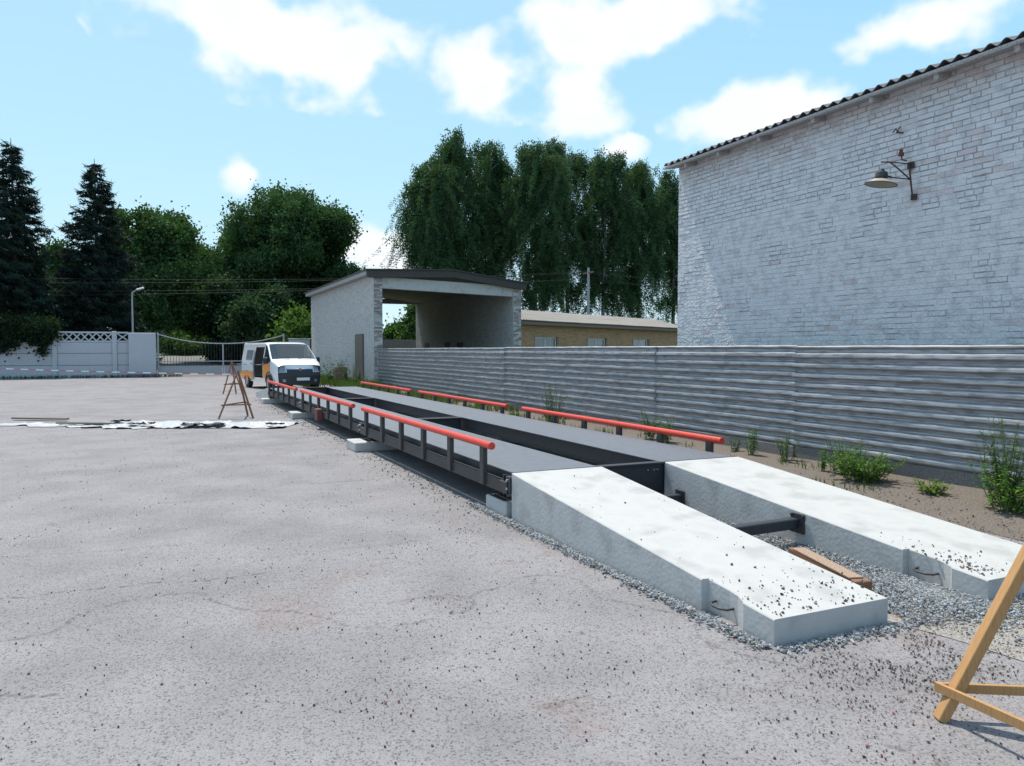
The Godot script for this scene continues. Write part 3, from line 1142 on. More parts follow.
# ------------------------------------------------------------------ concrete panel fence on the left
func panel_fence() -> void:
	var z := -51.0
	var base := Vector3(-0.4, 0, z)
	var mat := M.fence_paint as Material
	var t := thing("panel_fence", "pale painted concrete panel fence with a lattice top on its lit stretch", "fence", base)
	var right := col_x(129, z)      # left side of the wide pillar
	var p2 := col_x(115, z)
	var p1 := col_x(55, z)
	var posts := [p2, p1]
	var step := p2 - p1
	for k in 7:
		posts.append(p1 - step * (k + 1))
	for i in posts.size():
		var x: float = posts[i]
		var ps := MB.new()
		ps.box(Vector3(x, 1.36 if i < 2 else 1.15, z), Vector3(0.26, 2.72 if i < 2 else 2.3, 0.24), Basis(), 0.02)
		part(t, "post", ps, mat, base)
		var rightx: float = right if i == 0 else posts[i - 1] - 0.13
		var xa := x + 0.13
		var rows := [[0.0, 0.72], [0.74, 1.42], [1.44, 2.06]]
		for q in rows:
			var pn := MB.new()
			pn.box(Vector3((xa + rightx) * 0.5, (q[0] + q[1]) * 0.5, z), Vector3(rightx - xa - 0.01, q[1] - q[0], 0.08), Basis(), 0.012)
			part(t, "panel", pn, mat, base)
		if i < 2:
			var la := MB.new()
			la.box(Vector3((xa + rightx) * 0.5, 2.12, z), Vector3(rightx - xa - 0.01, 0.09, 0.07), Basis(), 0.01)
			la.box(Vector3((xa + rightx) * 0.5, 2.64, z), Vector3(rightx - xa - 0.01, 0.09, 0.07), Basis(), 0.01)
			var lattice := part(t, "lattice_frame", la, mat, base)
			var n := maxi(1, int(round((rightx - xa) / 0.42)))
			var wd := (rightx - xa) / n
			for k in n:
				for s in [0, 1]:
					var br := MB.new()
					var a := Vector3(xa + wd * k, 2.15, z + 0.004 * s)
					var b := Vector3(xa + wd * (k + 1), 2.61, z + 0.004 * s)
					if s == 1:
						a.y = 2.61; b.y = 2.15
					br.beam(a, b, 0.05, 0.07, 0.006)
					part(lattice, "lattice_bar", br, mat, base)
	# wide pillar at the gate
	var gx := Vector3((right + col_x(156.5, z)) * 0.5, 0, z + 0.1)
	var g := thing("gate_pillar", "broad plastered concrete pillar where panel fence meets iron gate", "pillar", gx)
	var pm := MB.new()
	pm.box(gx + Vector3(0, 1.32, 0), Vector3(col_x(156.5, z) - right - 0.01, 2.64, 0.5), Basis(), 0.03)
	part(g, "shaft", pm, mat, gx)
	pm = MB.new()
	pm.box(gx + Vector3(0, 0.05, 0.02), Vector3(col_x(156.5, z) - right + 0.06, 0.3, 0.58), Basis(), 0.02)
	part(g, "footing", pm, M.dark_concrete, gx)
	# short wall between the gate and the gatehouse
	var sx := Vector3(8.0, 0, -50.6)
	var sw := thing("wall_stub", "short grey plastered wall between iron gate and white gatehouse", "wall", sx)
	pm = MB.new()
	pm.box(Vector3(8.15, 1.15, -50.6), Vector3(1.3, 2.3, 0.3), Basis(), 0.02)
	part(sw, "shaft", pm, mat, sx)
	pm = MB.new()
	pm.box(Vector3(8.15, 2.33, -50.6), Vector3(1.4, 0.07, 0.4), Basis(), 0.015)
	part(sw, "coping", pm, mat, sx)

func iron_gate() -> void:
	var z := -51.0
	var xa := col_x(158.5, z)
	var xb := col_x(284, z)
	var xm := (xa + xb) * 0.5
	var spec := [[xa, xm, "iron bar gate leaf with sagging top rail hung on the broad pillar"], [xb, xm, "iron bar gate leaf with sagging top rail hung beside the gatehouse wall"]]
	for s in spec:
		var hx: float = s[0]
		var ex: float = s[1] - 0.02 * signf(s[1] - s[0])
		var base := Vector3(hx, 0, z)
		var g := thing("iron_gate", s[2], "gate", base, "leaves of the iron gate")
		var topy := func(k: float) -> float:
			return 2.02 + 0.55 * pow(1.0 - k, 2.2)
		var fr := MB.new()
		fr.box(Vector3(hx, 1.33, z), Vector3(0.1, 2.66, 0.1), Basis(), 0.008)
		fr.box(Vector3(ex, 1.1, z), Vector3(0.05, 1.9, 0.05), Basis(), 0.004)
		var pts := []
		for k in 17:
			pts.append(Vector3(lerpf(hx, ex, k / 16.0), topy.call(k / 16.0), z))
		fr.tube(pts, [0.035], 6)
		for yy in [0.16, 0.62, 0.93]:
			fr.box(Vector3((hx + ex) * 0.5, yy, z), Vector3(absf(ex - hx) - 0.05, 0.05, 0.05), Basis(), 0.004)
		part(g, "frame", fr, M.grey_paint, base)
		var sp := MB.new()
		sp.box(Vector3((hx + ex) * 0.5, 0.39, z), Vector3(absf(ex - hx) - 0.1, 0.4, 0.012))
		part(g, "kick_plate", sp, M.grey_paint, base)
		var n := 22
		for k in range(1, n):
			var f := float(k) / n
			var bx := lerpf(hx, ex, f)
			var ty: float = topy.call(f) + 0.17
			var bar := MB.new()
			bar.tube([Vector3(bx, 0.66, z + 0.0), Vector3(bx, ty, z), Vector3(bx, ty + 0.1, z)], [0.014, 0.014, 0.002], 6)
			part(g, "bar", bar, M.dark_iron if k % 1 == 0 else M.grey_paint, base)

# ------------------------------------------------------------------ truck scale
func truck_scale() -> void:
	var z0 := -6.64
	var zl := 6.0
	var base := Vector3(4.4, 0, z0)
	var t := thing("truck_scale", "long black steel truck scale with two wheel tracks and red pipe rails", "truck scale", base)
	var top := 0.445
	var tracks := [[3.06, 4.0], [4.79, 5.75]]
	for m in 3:
		var za := z0 - m * zl
		var zb := za - zl + 0.012
		for ti in 2:
			var xa: float = tracks[ti][0]
			var xb: float = tracks[ti][1]
			var dk := MB.new()
			dk.box(Vector3((xa + xb) * 0.5, top - 0.006 - 0.002 * m, (za + zb) * 0.5), Vector3(xb - xa, 0.012, za - zb), Basis(), 0.003)
			var deck := part(t, "deck_plate", dk, M.deck_steel, base)
			# edge beams: channels under both sides of the track
			for sx in [xa + 0.05, xb - 0.05]:
				var bm := MB.new()
				bm.box(Vector3(sx, 0.335, (za + zb) * 0.5), Vector3(0.012, 0.185, za - zb - 0.02))
				bm.box(Vector3(sx + (0.03 if sx < (xa + xb) * 0.5 else -0.03), 0.249, (za + zb) * 0.5), Vector3(0.09, 0.012, za - zb - 0.02))
				part(t, "side_beam", bm, M.black_steel, base)
			# ribs under the plate and crossing the open middle end
			for k in 9:
				var zz := lerpf(za - 0.35, zb + 0.35, k / 8.0)
				var rb := MB.new()
				rb.box(Vector3((xa + xb) * 0.5, 0.36, zz), Vector3(xb - xa - 0.14, 0.14, 0.01))
				part(deck, "rib", rb, M.black_steel, base)
		# outer lower channel on each side that carries the rail posts
		for s in 2:
			var ox := 3.0 if s == 0 else 5.81
			var sg := -1.0 if s == 0 else 1.0
			var ch := MB.new()
			ch.box(Vector3(ox, 0.295, (za + zb) * 0.5), Vector3(0.014, 0.115, za - zb - 0.05), Basis(), 0.003)
			ch.box(Vector3(ox - sg * 0.03, 0.347, (za + zb) * 0.5), Vector3(0.06, 0.012, za - zb - 0.05))
			ch.box(Vector3(ox - sg * 0.03, 0.243, (za + zb) * 0.5), Vector3(0.06, 0.012, za - zb - 0.05))
			part(t, "outer_channel", ch, M.frame_steel, base)
		# cross beams that join the two tracks
		for q in [za - 0.02, zb + 0.03]:
			var cb := MB.new()
			cb.box(Vector3(4.395, 0.28, q - 0.0), Vector3(0.78, 0.30, 0.012))
			cb.box(Vector3(4.395, 0.436, q + (-0.04 if q == za - 0.02 else 0.04)), Vector3(0.78, 0.012, 0.09))
			part(t, "cross_beam", cb, M.black_steel, base)
			# bolted brackets and jacking lugs at the joint
			for s in 2:
				var ox := 3.03 if s == 0 else 5.78
				var lg := MB.new()
				lg.box(Vector3(ox, 0.33, q), Vector3(0.05, 0.16, 0.1), Basis(), 0.005)
				lg.box(Vector3(ox, 0.31, q + (-0.12 if q == za - 0.02 else 0.12)), Vector3(0.04, 0.2, 0.02), Basis(), 0.003)
				var lug := part(t, "joint_bracket", lg, M.black_steel, base)
				var bt := MB.new()
				for yy in [0.29, 0.37]:
					bt.lathe(Vector3(ox - (0.03 if s == 0 else -0.03), yy, q), [Vector2(0, 0.012), Vector2(0.014, 0.012), Vector2(0.014, -0.012), Vector2(0, -0.012)], 6, Basis(Vector3(0, 0, 1), PI / 2))
				part(lug, "bolt", bt, M.alloy, base)
		# red pipe rails on posts
		for s in 2:
			var rx := 2.985 if s == 0 else 5.865
			var ry := 0.665 if s == 0 else 0.575
			var ra := -7.0 - m * 6.03
			var rb := ra - 5.34
			var rl := MB.new()
			rl.tube([Vector3(rx, ry, ra), Vector3(rx, ry, rb)], [0.038], 20)
			var rail := part(t, "rail", rl, M.red_paint, base)
			var n := 6
			for k in n:
				var pz := lerpf(ra - 0.22, rb + 0.22, k / float(n - 1))
				var ps := MB.new()
				ps.box(Vector3(rx - (0.0 if s == 0 else 0.0), (0.25 + ry) * 0.5 - 0.015, pz), Vector3(0.05, ry - 0.28, 0.1), Basis(), 0.005)
				part(rail, "post", ps, M.frame_steel, base)
	# near and far end plates over the whole width
	for q in [z0 + 0.008, z0 - 18.008]:
		var ep := MB.new()
		ep.box(Vector3(4.4, 0.29, q), Vector3(2.7, 0.28, 0.014))
		ep.box(Vector3(4.4, 0.441, q + 0.012 * signf(q - z0 + 1.0)), Vector3(2.72, 0.02, 0.045), Basis(), 0.003)
		part(t, "end_plate", ep, M.black_steel, base)
	var ls := MB.new()
	for x in [4.58, 4.66, 4.70]:
		ls.box(Vector3(x, 0.375, z0 + 0.022), Vector3(0.018, 0.014, 0.012), Basis(), 0.002)
	part(t, "bolt_head", ls, M.alloy, base)
	# red junction box hung on the outer channel
	var jb := MB.new()
	jb.box(Vector3(2.93, 0.30, -15.9), Vector3(0.12, 0.24, 0.3), Basis(), 0.012)
	part(t, "junction_box", jb, M.rust_red, base)
	# load cells on the pads
	for zz in [-6.95, -12.6, -18.6, -24.3]:
		for x in [3.2, 5.6]:
			var lc := MB.new()
			lc.lathe(Vector3(x, 0.15, zz), [Vector2(0, 0.1), Vector2(0.05, 0.1), Vector2(0.06, 0.07), Vector2(0.06, 0.03), Vector2(0.08, 0.0), Vector2(0, 0)], 14)
			part(t, "load_cell", lc, M.alloy, base)
	# concrete pads below
	var what := {-6.95: "beside the ramp top", -12.6: "below the second joint", -18.6: "below the third joint", -24.3: "by the far ramps"}
	for zz in [-6.95, -12.35, -18.7, -24.3]:
		for s in 2:
			var x0 := 2.78 if s == 0 else 5.3
			var pb := Vector3(x0, 0, zz)
			var place: String = {-6.95: "tucked beside the near ramp top", -12.35: "under the nearer joint of the scale", -18.7: "under the farther joint of the scale", -24.3: "at the far ramps"}[zz]
			var side := "open yard" if s == 0 else "metal fence"
			var pd := thing("concrete_pad", "small concrete footing pad %s, %s side" % [place, side], "concrete pad", pb, "footing pads under the truck scale")
			var mb := MB.new()
			if zz == -6.95 and s == 0:
				mb.box(Vector3(x0 + 0.52, 0.075, zz), Vector3(0.6, 0.15, 0.5), Basis(), 0.012)
			else:
				mb.box(Vector3(x0 + 0.35, 0.075, zz), Vector3(0.7, 0.15, 0.62), Basis(), 0.012)
			part(pd, "slab", mb, M.new_concrete, pb)
			mb = MB.new()
			mb.box(Vector3(x0 + 0.38, 0.1535, zz), Vector3(0.3, 0.009, 0.34), Basis(), 0.002)
			part(pd, "anchor_plate", mb, M.frame_steel, pb)

# ------------------------------------------------------------------ ramps
# plan runs along z from the high end za to the low end zb; side -1: notch on the low-x side
func ramp(label: String, xa: float, xb: float, za: float, zb: float, ha: float, hb: float, notch_left: bool, notch_right: bool, taper := 1.0) -> void:
	var base := Vector3((xa + xb) * 0.5, 0, (za + zb) * 0.5)
	var t := thing("concrete_ramp", label, "ramp", base, "concrete ramps of the truck scale")
	var sg := signf(zb - za)
	var outline := func(left: bool, has: bool) -> Array:
		# points from high end to low end: (inset, z)
		var o := [[0.0, za]]
		if has:
			o.append_array([[0.0, zb - sg * 0.62], [0.055, zb - sg * 0.615], [0.058, zb - sg * 0.42], [0.05, zb - sg * 0.34], [0.022, zb - sg * 0.27], [0.0, zb - sg * 0.245]])
		else:
			o.append([0.0, zb - sg * 0.3])
		o.append([0.0, zb])
		return o
	var L: Array = outline.call(true, notch_left)
	var R: Array = outline.call(false, notch_right)
	var topy := func(z: float) -> float:
		return lerpf(ha, hb, clampf((z - za) / (zb - za), 0, 1))
	var mb := MB.new()
	var ch := 0.007
	for side in 2:
		var O: Array = L if side == 0 else R
		for i in O.size() - 1:
			var x0: float = xa + O[i][0] if side == 0 else xb - O[i][0]
			var x1: float = xa + O[i + 1][0] if side == 0 else xb - O[i + 1][0]
			var a := Vector3(x0, -0.03, O[i][1])
			var b := Vector3(x1, -0.03, O[i + 1][1])
			var ta := Vector3(x0, topy.call(O[i][1]) - ch, O[i][1])
			var tb := Vector3(x1, topy.call(O[i + 1][1]) - ch, O[i + 1][1])
			var od := Vector3(-1 if side == 0 else 1, 0, 0)
			var seg := b - a
			if absf(seg.z) < 0.02:
				od = Vector3(0, 0, sg)
			mb.poly([a, b, tb, ta], od)
			var inn := Vector3(ch if side == 0 else -ch, ch, 0)
			mb.poly([ta, tb, tb + inn, ta + inn], od + Vector3.UP)
	# top as strips between the two outlines
	var zs := []
	for O in [L, R]:
		for p in O:
			if not zs.has(p[1]):
				zs.append(p[1])
	for k in 13:
		var zz := lerpf(za, zb, k / 12.0)
		if not zs.has(zz):
			zs.append(zz)
	zs.sort()
	var inset := func(O: Array, z: float) -> float:
		for i in O.size() - 1:
			var p: float = O[i][1]
			var q: float = O[i + 1][1]
			if (z - p) * (z - q) <= 1e-9 and absf(p - q) > 1e-9:
				return lerpf(O[i][0], O[i + 1][0], (z - p) / (q - p))
		return 0.0
	for i in zs.size() - 1:
		var p: float = zs[i]
		var q: float = zs[i + 1]
		mb.poly([Vector3(xa + inset.call(L, p) + ch, topy.call(p), p), Vector3(xb - inset.call(R, p) - ch, topy.call(p), p), Vector3(xb - inset.call(R, q) - ch, topy.call(q), q), Vector3(xa + inset.call(L, q) + ch, topy.call(q), q)], Vector3.UP)
	for e in [[za, ha, -sg], [zb, hb, sg]]:
		var z: float = e[0]
		var h: float = e[1]
		mb.poly([Vector3(xa, -0.03, z), Vector3(xb, -0.03, z), Vector3(xb, h - ch, z), Vector3(xa, h - ch, z)], Vector3(0, 0, e[2]))
		mb.poly([Vector3(xa, h - ch, z), Vector3(xb, h - ch, z), Vector3(xb - ch, h, z - e[2] * 0.0), Vector3(xa + ch, h, z)], Vector3(0, 1, e[2]))
	for i in mb.v.size():
		var q: Vector3 = mb.v[i]
		q.x = xa + (q.x - xa) * lerpf(1.0, taper, clampf((q.z - za) / (zb - za), 0.0, 1.0))
		mb.v[i] = q
	part(t, "slab", mb, M.new_concrete, base)
	for side in 2:
		if (side == 0 and notch_left) or (side == 1 and notch_right):
			var lp := MB.new()
			var x: float = xa + 0.056 if side == 0 else xb - 0.056
			var dx := -0.075 if side == 0 else 0.075
			var zc := zb - sg * 0.46
			lp.tube([Vector3(x, 0.085, zc - 0.08), Vector3(x + dx * 0.7, 0.083, zc - 0.075), Vector3(x + dx, 0.08, zc - 0.03), Vector3(x + dx, 0.08, zc + 0.03), Vector3(x + dx * 0.7, 0.083, zc + 0.075), Vector3(x, 0.085, zc + 0.08)], [0.008], 8)
			part(t, "lifting_loop", lp, M.frame_steel, base)

func ramps() -> void:
	ramp("pale concrete ramp sloping off the scale's yard side, near the open asphalt", 3.02, 4.02, -6.6, -3.16, 0.45, 0.15, true, false, 0.88)
	ramp("pale concrete ramp sloping off the scale's fence side, joined by black crossbar", 4.78, 5.76, -6.6, -3.14, 0.45, 0.15, true, false)
	ramp("far concrete ramp down towards the white van, open yard side", 3.02, 4.02, -24.72, -28.15, 0.45, 0.15, false, false)
	ramp("far concrete ramp down towards the gatehouse, metal fence side", 4.78, 5.76, -24.72, -28.15, 0.45, 0.15, false, false)
	# black crossbar bolted between the near ramps
	var b := Vector3(4.4, 0.15, -4.72)
	var t := thing("steel_crossbar", "black square steel crossbar bolted between the two near concrete ramps", "crossbar", b)
	var mb := MB.new()
	mb.beam(Vector3(3.97, 0.19, -4.72), Vector3(4.755, 0.19, -4.76), 0.085, 0.085, 0.008)
	part(t, "tube", mb, M.black_steel, b)
	for x in [3.966, 4.768]:
		mb = MB.new()
		mb.box(Vector3(x, 0.19, -4.74), Vector3(0.012, 0.16, 0.15), Basis(), 0.002)
		var pl := part(t, "end_plate", mb, M.black_steel, b)
		mb = MB.new()
		for q in [[0.065, 0.06], [-0.065, 0.06], [0.065, -0.06], [-0.065, -0.06]]:
			mb.lathe(Vector3(x + (0.01 if x < 4.4 else -0.01), 0.19 + q[0], -4.74 + q[1]), [Vector2(0, 0.01), Vector2(0.011, 0.01), Vector2(0.011, -0.01), Vector2(0, -0.01)], 6, Basis(Vector3(0, 0, 1), PI / 2))
		part(pl, "bolt", mb, M.iron_rust, b)
	# second bar near the high end
	b = Vector3(4.4, 0.1, -6.3)
	t = thing("steel_crossbar", "black steel crossbar low between the ramps, close to the scale's end plate", "crossbar", b)
	mb = MB.new()
	mb.beam(Vector3(4.03, 0.12, -6.32), Vector3(4.755, 0.12, -6.32), 0.085, 0.085, 0.008)
	part(t, "tube", mb, M.black_steel, b)
	for x in [4.028, 4.768]:
		mb = MB.new()
		mb.box(Vector3(x, 0.12, -6.32), Vector3(0.012, 0.16, 0.15), Basis(), 0.002)
		part(t, "end_plate", mb, M.black_steel, b)
	# timber baulk lying between the ramps
	b = Vector3(4.3, 0, -4.0)
	t = thing("timber_baulk", "weathered brown timber baulk lying on gravel between the near ramps", "timber", b)
	mb = MB.new()
	mb.beam(Vector3(4.43, 0.06, -4.42), Vector3(4.19, 0.055, -3.58), 0.125, 0.085, 0.006)
	part(t, "baulk", mb, M.brown_wood, b)
	var brd := MB.new()
	brd.beam(Vector3(4.4, 0.108, -4.36), Vector3(4.19, 0.103, -3.64), 0.1, 0.012, 0.002)
	part(t, "offcut_board", brd, tri_mat(Color(0.36, 0.26, 0.2), (M.brown_wood as StandardMaterial3D).albedo_texture, 1.2, 0.85), b)

# ------------------------------------------------------------------ trestles, tape, plastic sheet and boards
func trestle(label: String, feet: Array, apex: Vector3, bh: float, th: float, mat: Material) -> Node3D:
	var b: Vector3 = feet[0]
	var t := thing("wooden_trestle", label, "trestle", b, "wooden tripod trestles")
	var mids := []
	var ctr: Vector3 = (feet[0] + feet[1] + feet[2]) / 3.0
	for f in feet:
		var d: Vector3 = (apex - f).normalized()
		var side := (f as Vector3 - ctr) * 0.06
		var mb := MB.new()
		mb.beam(f, apex + side + d * 0.08, th, th * 0.75, 0.003)
		part(t, "leg", mb, mat, b)
		mids.append(f + d * (bh / d.y))
	for i in mids.size():
		var p: Vector3 = mids[i]
		var q: Vector3 = mids[(i + 1) % mids.size()]
		var o := ((p + q) * 0.5 - ctr)
		o.y = 0
		o = o.normalized() * th * 0.62
		var e := (q - p).normalized() * 0.07
		var mb := MB.new()
		mb.beam(p + o - e + Vector3(0, 0.012 * i, 0), q + o + e + Vector3(0, 0.012 * ((i + 1) % 3), 0), 0.018, th * 0.72, 0.002)
		part(t, "brace", mb, mat, b)
	var pg := MB.new()
	pg.box(apex + Vector3(0, 0.02, 0), Vector3(th * 1.3, 0.05, th * 1.3), Basis(Vector3.UP, 0.5), 0.004)
	part(t, "top_block", pg, mat, b)
	return t

func tape_run(label: String, a: Vector3, b: Vector3, sag: float, wd: float, seg_len: float) -> void:
	var t := thing("barrier_tape", label, "barrier tape", a)
	var n := int(a.distance_to(b) / seg_len)
	var red := MB.new()
	var f := FastNoiseLite.new()
	f.seed = 2
	f.frequency = 0.4
	for i in n:
		var k0 := float(i) / n
		var k1 := float(i + 1) / n
		var p := a.lerp(b, k0) - Vector3(0, sag * 4.0 * k0 * (1.0 - k0), 0)
		var q := a.lerp(b, k1) - Vector3(0, sag * 4.0 * k1 * (1.0 - k1), 0)
		red.col = Color(0.42, 0.13, 0.16) if i % 2 == 0 else Color(0.7, 0.7, 0.72)
		var ua := Vector3(0, wd, wd * f.get_noise_1d(i * 1.0) * 0.8)
		var ub := Vector3(0, wd, wd * f.get_noise_1d(i + 1.0) * 0.8)
		var th := Vector3(0, 0, 0.002)
		red.poly([p, q, q + ub, p + ua], Vector3(0, 0, 1))
		red.poly([p - th, q - th, q + ub - th, p + ua - th], Vector3(0, 0, -1))
	part(t, "strip", red, M.tape, a)

func yard_things() -> void:
	var f1 := Vector3(3.08, 0, -2.22)
	trestle("raw yellow pine trestle standing at the foot of the ramps", [f1, Vector3(4.05, 0, -1.62), Vector3(3.0, 0, -1.18)], Vector3(3.58, 1.18, -1.92), 0.13, 0.058, M.pine)
	var a1 := Vector3(1.68, 1.06, -19.35)
	trestle("grey-brown trestle holding barrier tape beside the plastic sheet", [Vector3(1.22, 0, -19.2), Vector3(1.98, 0, -19.05), Vector3(1.95, 0, -20.0)], a1, 0.32, 0.042, M.brown_wood)
	var a2 := Vector3(2.42, 1.12, -30.3)
	trestle("brown trestle standing by the open side door of the van", [Vector3(2.08, 0, -30.1), Vector3(2.75, 0, -30.0), Vector3(2.6, 0, -30.9)], a2, 0.35, 0.045, M.brown_wood)
	var lx := col_x(-60, -23.5)
	tape_run("red and white barrier tape strung from grey-brown trestle along the yard", a1 + Vector3(0, -0.03, 0.07), Vector3(lx, row_y(366.5, lx, -23.5), -23.5), 0.03, 0.026, 0.2)
	tape_run("barrier tape strung from van-side trestle towards the gatehouse wall", a2 + Vector3(0, -0.02, 0.07), Vector3(8.2, 0.92, -37.0), 0.05, 0.02, 0.3)
	# plastic sheet strip lying across the yard
	var p0 := Vector3(-5.2, 0, -20.6)
	var p1 := Vector3(2.55, 0, -16.9)
	var dirv := (p1 - p0).normalized()
	var acr := Vector3(-dirv.z, 0, dirv.x)
	var base := (p0 + p1) * 0.5
	var t := thing("plastic_sheet", "long crumpled white plastic sheet laid across the asphalt", "plastic sheet", base)
	var mb := MB.new()
	var f := FastNoiseLite.new()
	f.seed = 17
	f.frequency = 1.6
	f.fractal_octaves = 4
	var n := 150
	var m := 18
	var L := p0.distance_to(p1)
	var S := func(i: int, j: int) -> Vector3:
		var k := float(i) / n
		var w := float(j) / m - 0.5
		var c := p0 + dirv * (L * k)
		var half := lerpf(0.24, 0.7, smoothstep(0.3, 0.62, k)) * (1.0 + 0.22 * f.get_noise_1d(i * 0.09))
		var side := f.get_noise_1d(i * 0.05 + 90.0) * 0.22
		var q := c + acr * (w * half * 2.0 + side)
		var hh := maxf(0.0, f.get_noise_2d(q.x * 1.0, q.z * 1.7)) * 0.07 * smoothstep(0.3, 0.6, k) + maxf(0.0, f.get_noise_2d(q.x * 0.7 + 33.0, q.z)) * 0.05
		return Vector3(q.x, 0.012 + hh, q.z)
	for i in n:
		for j in m:
			mb.poly([S.call(i, j), S.call(i + 1, j), S.call(i + 1, j + 1)], Vector3.UP)
			mb.poly([S.call(i, j), S.call(i + 1, j + 1), S.call(i, j + 1)], Vector3.UP)
	part(t, "sheet", mb, M.film, base)
	# scraps of black film lying on it
	var scr := [[0.64, -0.3, 0.3, "beside the sheet's narrow part"], [0.80, -0.45, 0.5, "near its trestle end"], [0.55, 0.3, 0.22, "at its middle"], [0.97, -0.3, 0.2, "at its end by the scale"]]
	for s in scr:
		var c: Vector3 = p0 + dirv * (L * s[0]) - acr * s[1]
		var bt := thing("black_film", "crumpled scrap of black film on the plastic sheet, %s" % s[3], "plastic film", Vector3(c.x, 0.01, c.z), "black film scraps")
		var g := MB.new()
		var kk := 9
		var sz: float = s[2]
		var Q := func(i: int, j: int) -> Vector3:
			var x := (float(i) / kk - 0.5) * sz * 1.7
			var z := (float(j) / kk - 0.5) * sz * 0.7
			return c + dirv * (x + f.get_noise_2d(i * 0.3, j * 0.3) * 0.12) + acr * (z + f.get_noise_2d(i * 0.4 + 7.0, j * 0.4) * 0.12) + Vector3(0, 0.05 + absf(f.get_noise_2d(i * 0.5 + s[0] * 50.0, j * 0.5)) * 0.1, 0)
		for i in kk:
			for j in kk:
				g.poly([Q.call(i, j), Q.call(i + 1, j), Q.call(i + 1, j + 1)], Vector3.UP)
				g.poly([Q.call(i, j), Q.call(i + 1, j + 1), Q.call(i, j + 1)], Vector3.UP)
		part(bt, "film", g, M.black_film, Vector3(c.x, 0.01, c.z))
	# boards weighing the sheet down
	var bd := [[Vector3(col_x(12, -20.9), 0.05, -20.9), Vector3(col_x(66, -20.1), 0.05, -20.1), "longer brown board lying along the back edge of the plastic sheet"], [Vector3(col_x(56, -19.0), 0.06, -19.0), Vector3(col_x(109, -18.5), 0.05, -18.5), "brown board lying on the front edge of the plastic sheet"]]
	for q in bd:
		var a: Vector3 = q[0]
		var c: Vector3 = q[1]
		var b := (a + c) * 0.5
		b.y = 0
		var w := thing("board", q[2], "board", b, "boards on the plastic sheet")
		var g := MB.new()
		g.beam(a, c, 0.14, 0.035, 0.004)
		part(w, "plank", g, M.board, b)
	# box and pot by the gatehouse wall
	var bb := Vector3(7.7, 0, -36.2)
	var bx := thing("wooden_box", "weathered pinkish brown box standing in weeds by the gatehouse", "box", bb)
	var g2 := MB.new()
	for k in 4:
		g2 = MB.new()
		g2.box(bb + Vector3(0, 0.13 + k * 0.2, 0.25), Vector3(0.56, 0.19, 0.025), Basis(), 0.004)
		part(bx, "slat", g2, M.rust_red if k == 9 else tri_mat(Color(0.3, 0.2, 0.18), (M.board as StandardMaterial3D).albedo_texture, 1.3, 0.9), bb)
		g2 = MB.new()
		g2.box(bb + Vector3(-0.27, 0.13 + k * 0.2, 0), Vector3(0.025, 0.19, 0.47), Basis(), 0.004)
		part(bx, "slat", g2, tri_mat(Color(0.36, 0.27, 0.25), (M.board as StandardMaterial3D).albedo_texture, 1.3, 0.9), bb)
	g2 = MB.new()
	g2.box(bb + Vector3(0.02, 0.42, -0.02), Vector3(0.5, 0.8, 0.45))
	part(bx, "core", g2, M.board, bb)

# ------------------------------------------------------------------ van
func v_top(z: float) -> float:
	if z < 0.85:
		return 1.95 - 0.03 * clampf(-z - 1.9, 0.0, 1.0)
	if z < 1.05:
		return lerpf(1.95, 1.87, smoothstep(0.85, 1.05, z))
	if z < 1.85:
		return lerpf(1.87, 1.24, (z - 1.05) / 0.8)
	return lerpf(1.24, 1.02, pow((z - 1.85) / 0.6, 1.5))
func v_half(y: float, z: float) -> float:
	var p := 1.0 - 0.12 * pow(clampf((z - 1.5) / 0.95, 0.0, 1.0), 2.0) - 0.03 * clampf(-z - 2.2, 0, 0.3)
	return (0.965 - 0.13 * smoothstep(1.0, 1.95, y) - 0.03 * smoothstep(0.6, 0.3, y)) * p
func v_side(y: float, z: float, sgn: float, off := 0.0) -> Vector3:
	return Vector3(sgn * (v_half(y, z) + off), y, z)
func v_roof(k: float, z: float, sgn: float, off := 0.0) -> Vector3:
	var ye := v_top(z) - 0.1
	var w := v_half(ye, z)
	var a := k * PI / 2
	return Vector3(sgn * w * pow(cos(a), 0.55) if k < 1.0 else 0.0, ye + 0.1 * pow(sin(a), 0.6) + off, z)
func grid(mb: MB, P: Callable, nu: int, nv: int, out: Vector3) -> void:
	var pts := []
	for i in nu + 1:
		var rowp := []
		for j in nv + 1:
			rowp.append(P.call(float(i) / nu, float(j) / nv))
		pts.append(rowp)
	var nrm := []
	for i in nu + 1:
		var rown := []
		for j in nv + 1:
			var du: Vector3 = pts[mini(i + 1, nu)][j] - pts[maxi(i - 1, 0)][j]
			var dv: Vector3 = pts[i][mini(j + 1, nv)] - pts[i][maxi(j - 1, 0)]
			var g := du.cross(dv)
			g = g.normalized() if g.length() > 1e-9 else out
			if g.dot(out) < 0.0:
				g = -g
			rown.append(g)
		nrm.append(rown)
	for i in nu:
		for j in nv:
			mb.squad(pts[i][j], pts[i + 1][j], pts[i + 1][j + 1], pts[i][j + 1], nrm[i][j], nrm[i + 1][j], nrm[i + 1][j + 1], nrm[i][j + 1])

func van_side(t: Node3D, called: String, sgn: float, za: float, zb: float, ya: float, yb: float, mat: Material, off := 0.0, parent: Node = null) -> MeshInstance3D:
	var mb := MB.new()
	grid(mb, func(u, v):
		var z := lerpf(za, zb, u)
		var hi := minf(yb, v_top(z) - 0.1)
		return v_side(lerpf(ya, maxf(ya, hi), v), z, sgn, off), 12, 8, Vector3(sgn, 0, 0))
	return part(parent if parent else t, called, mb, mat)

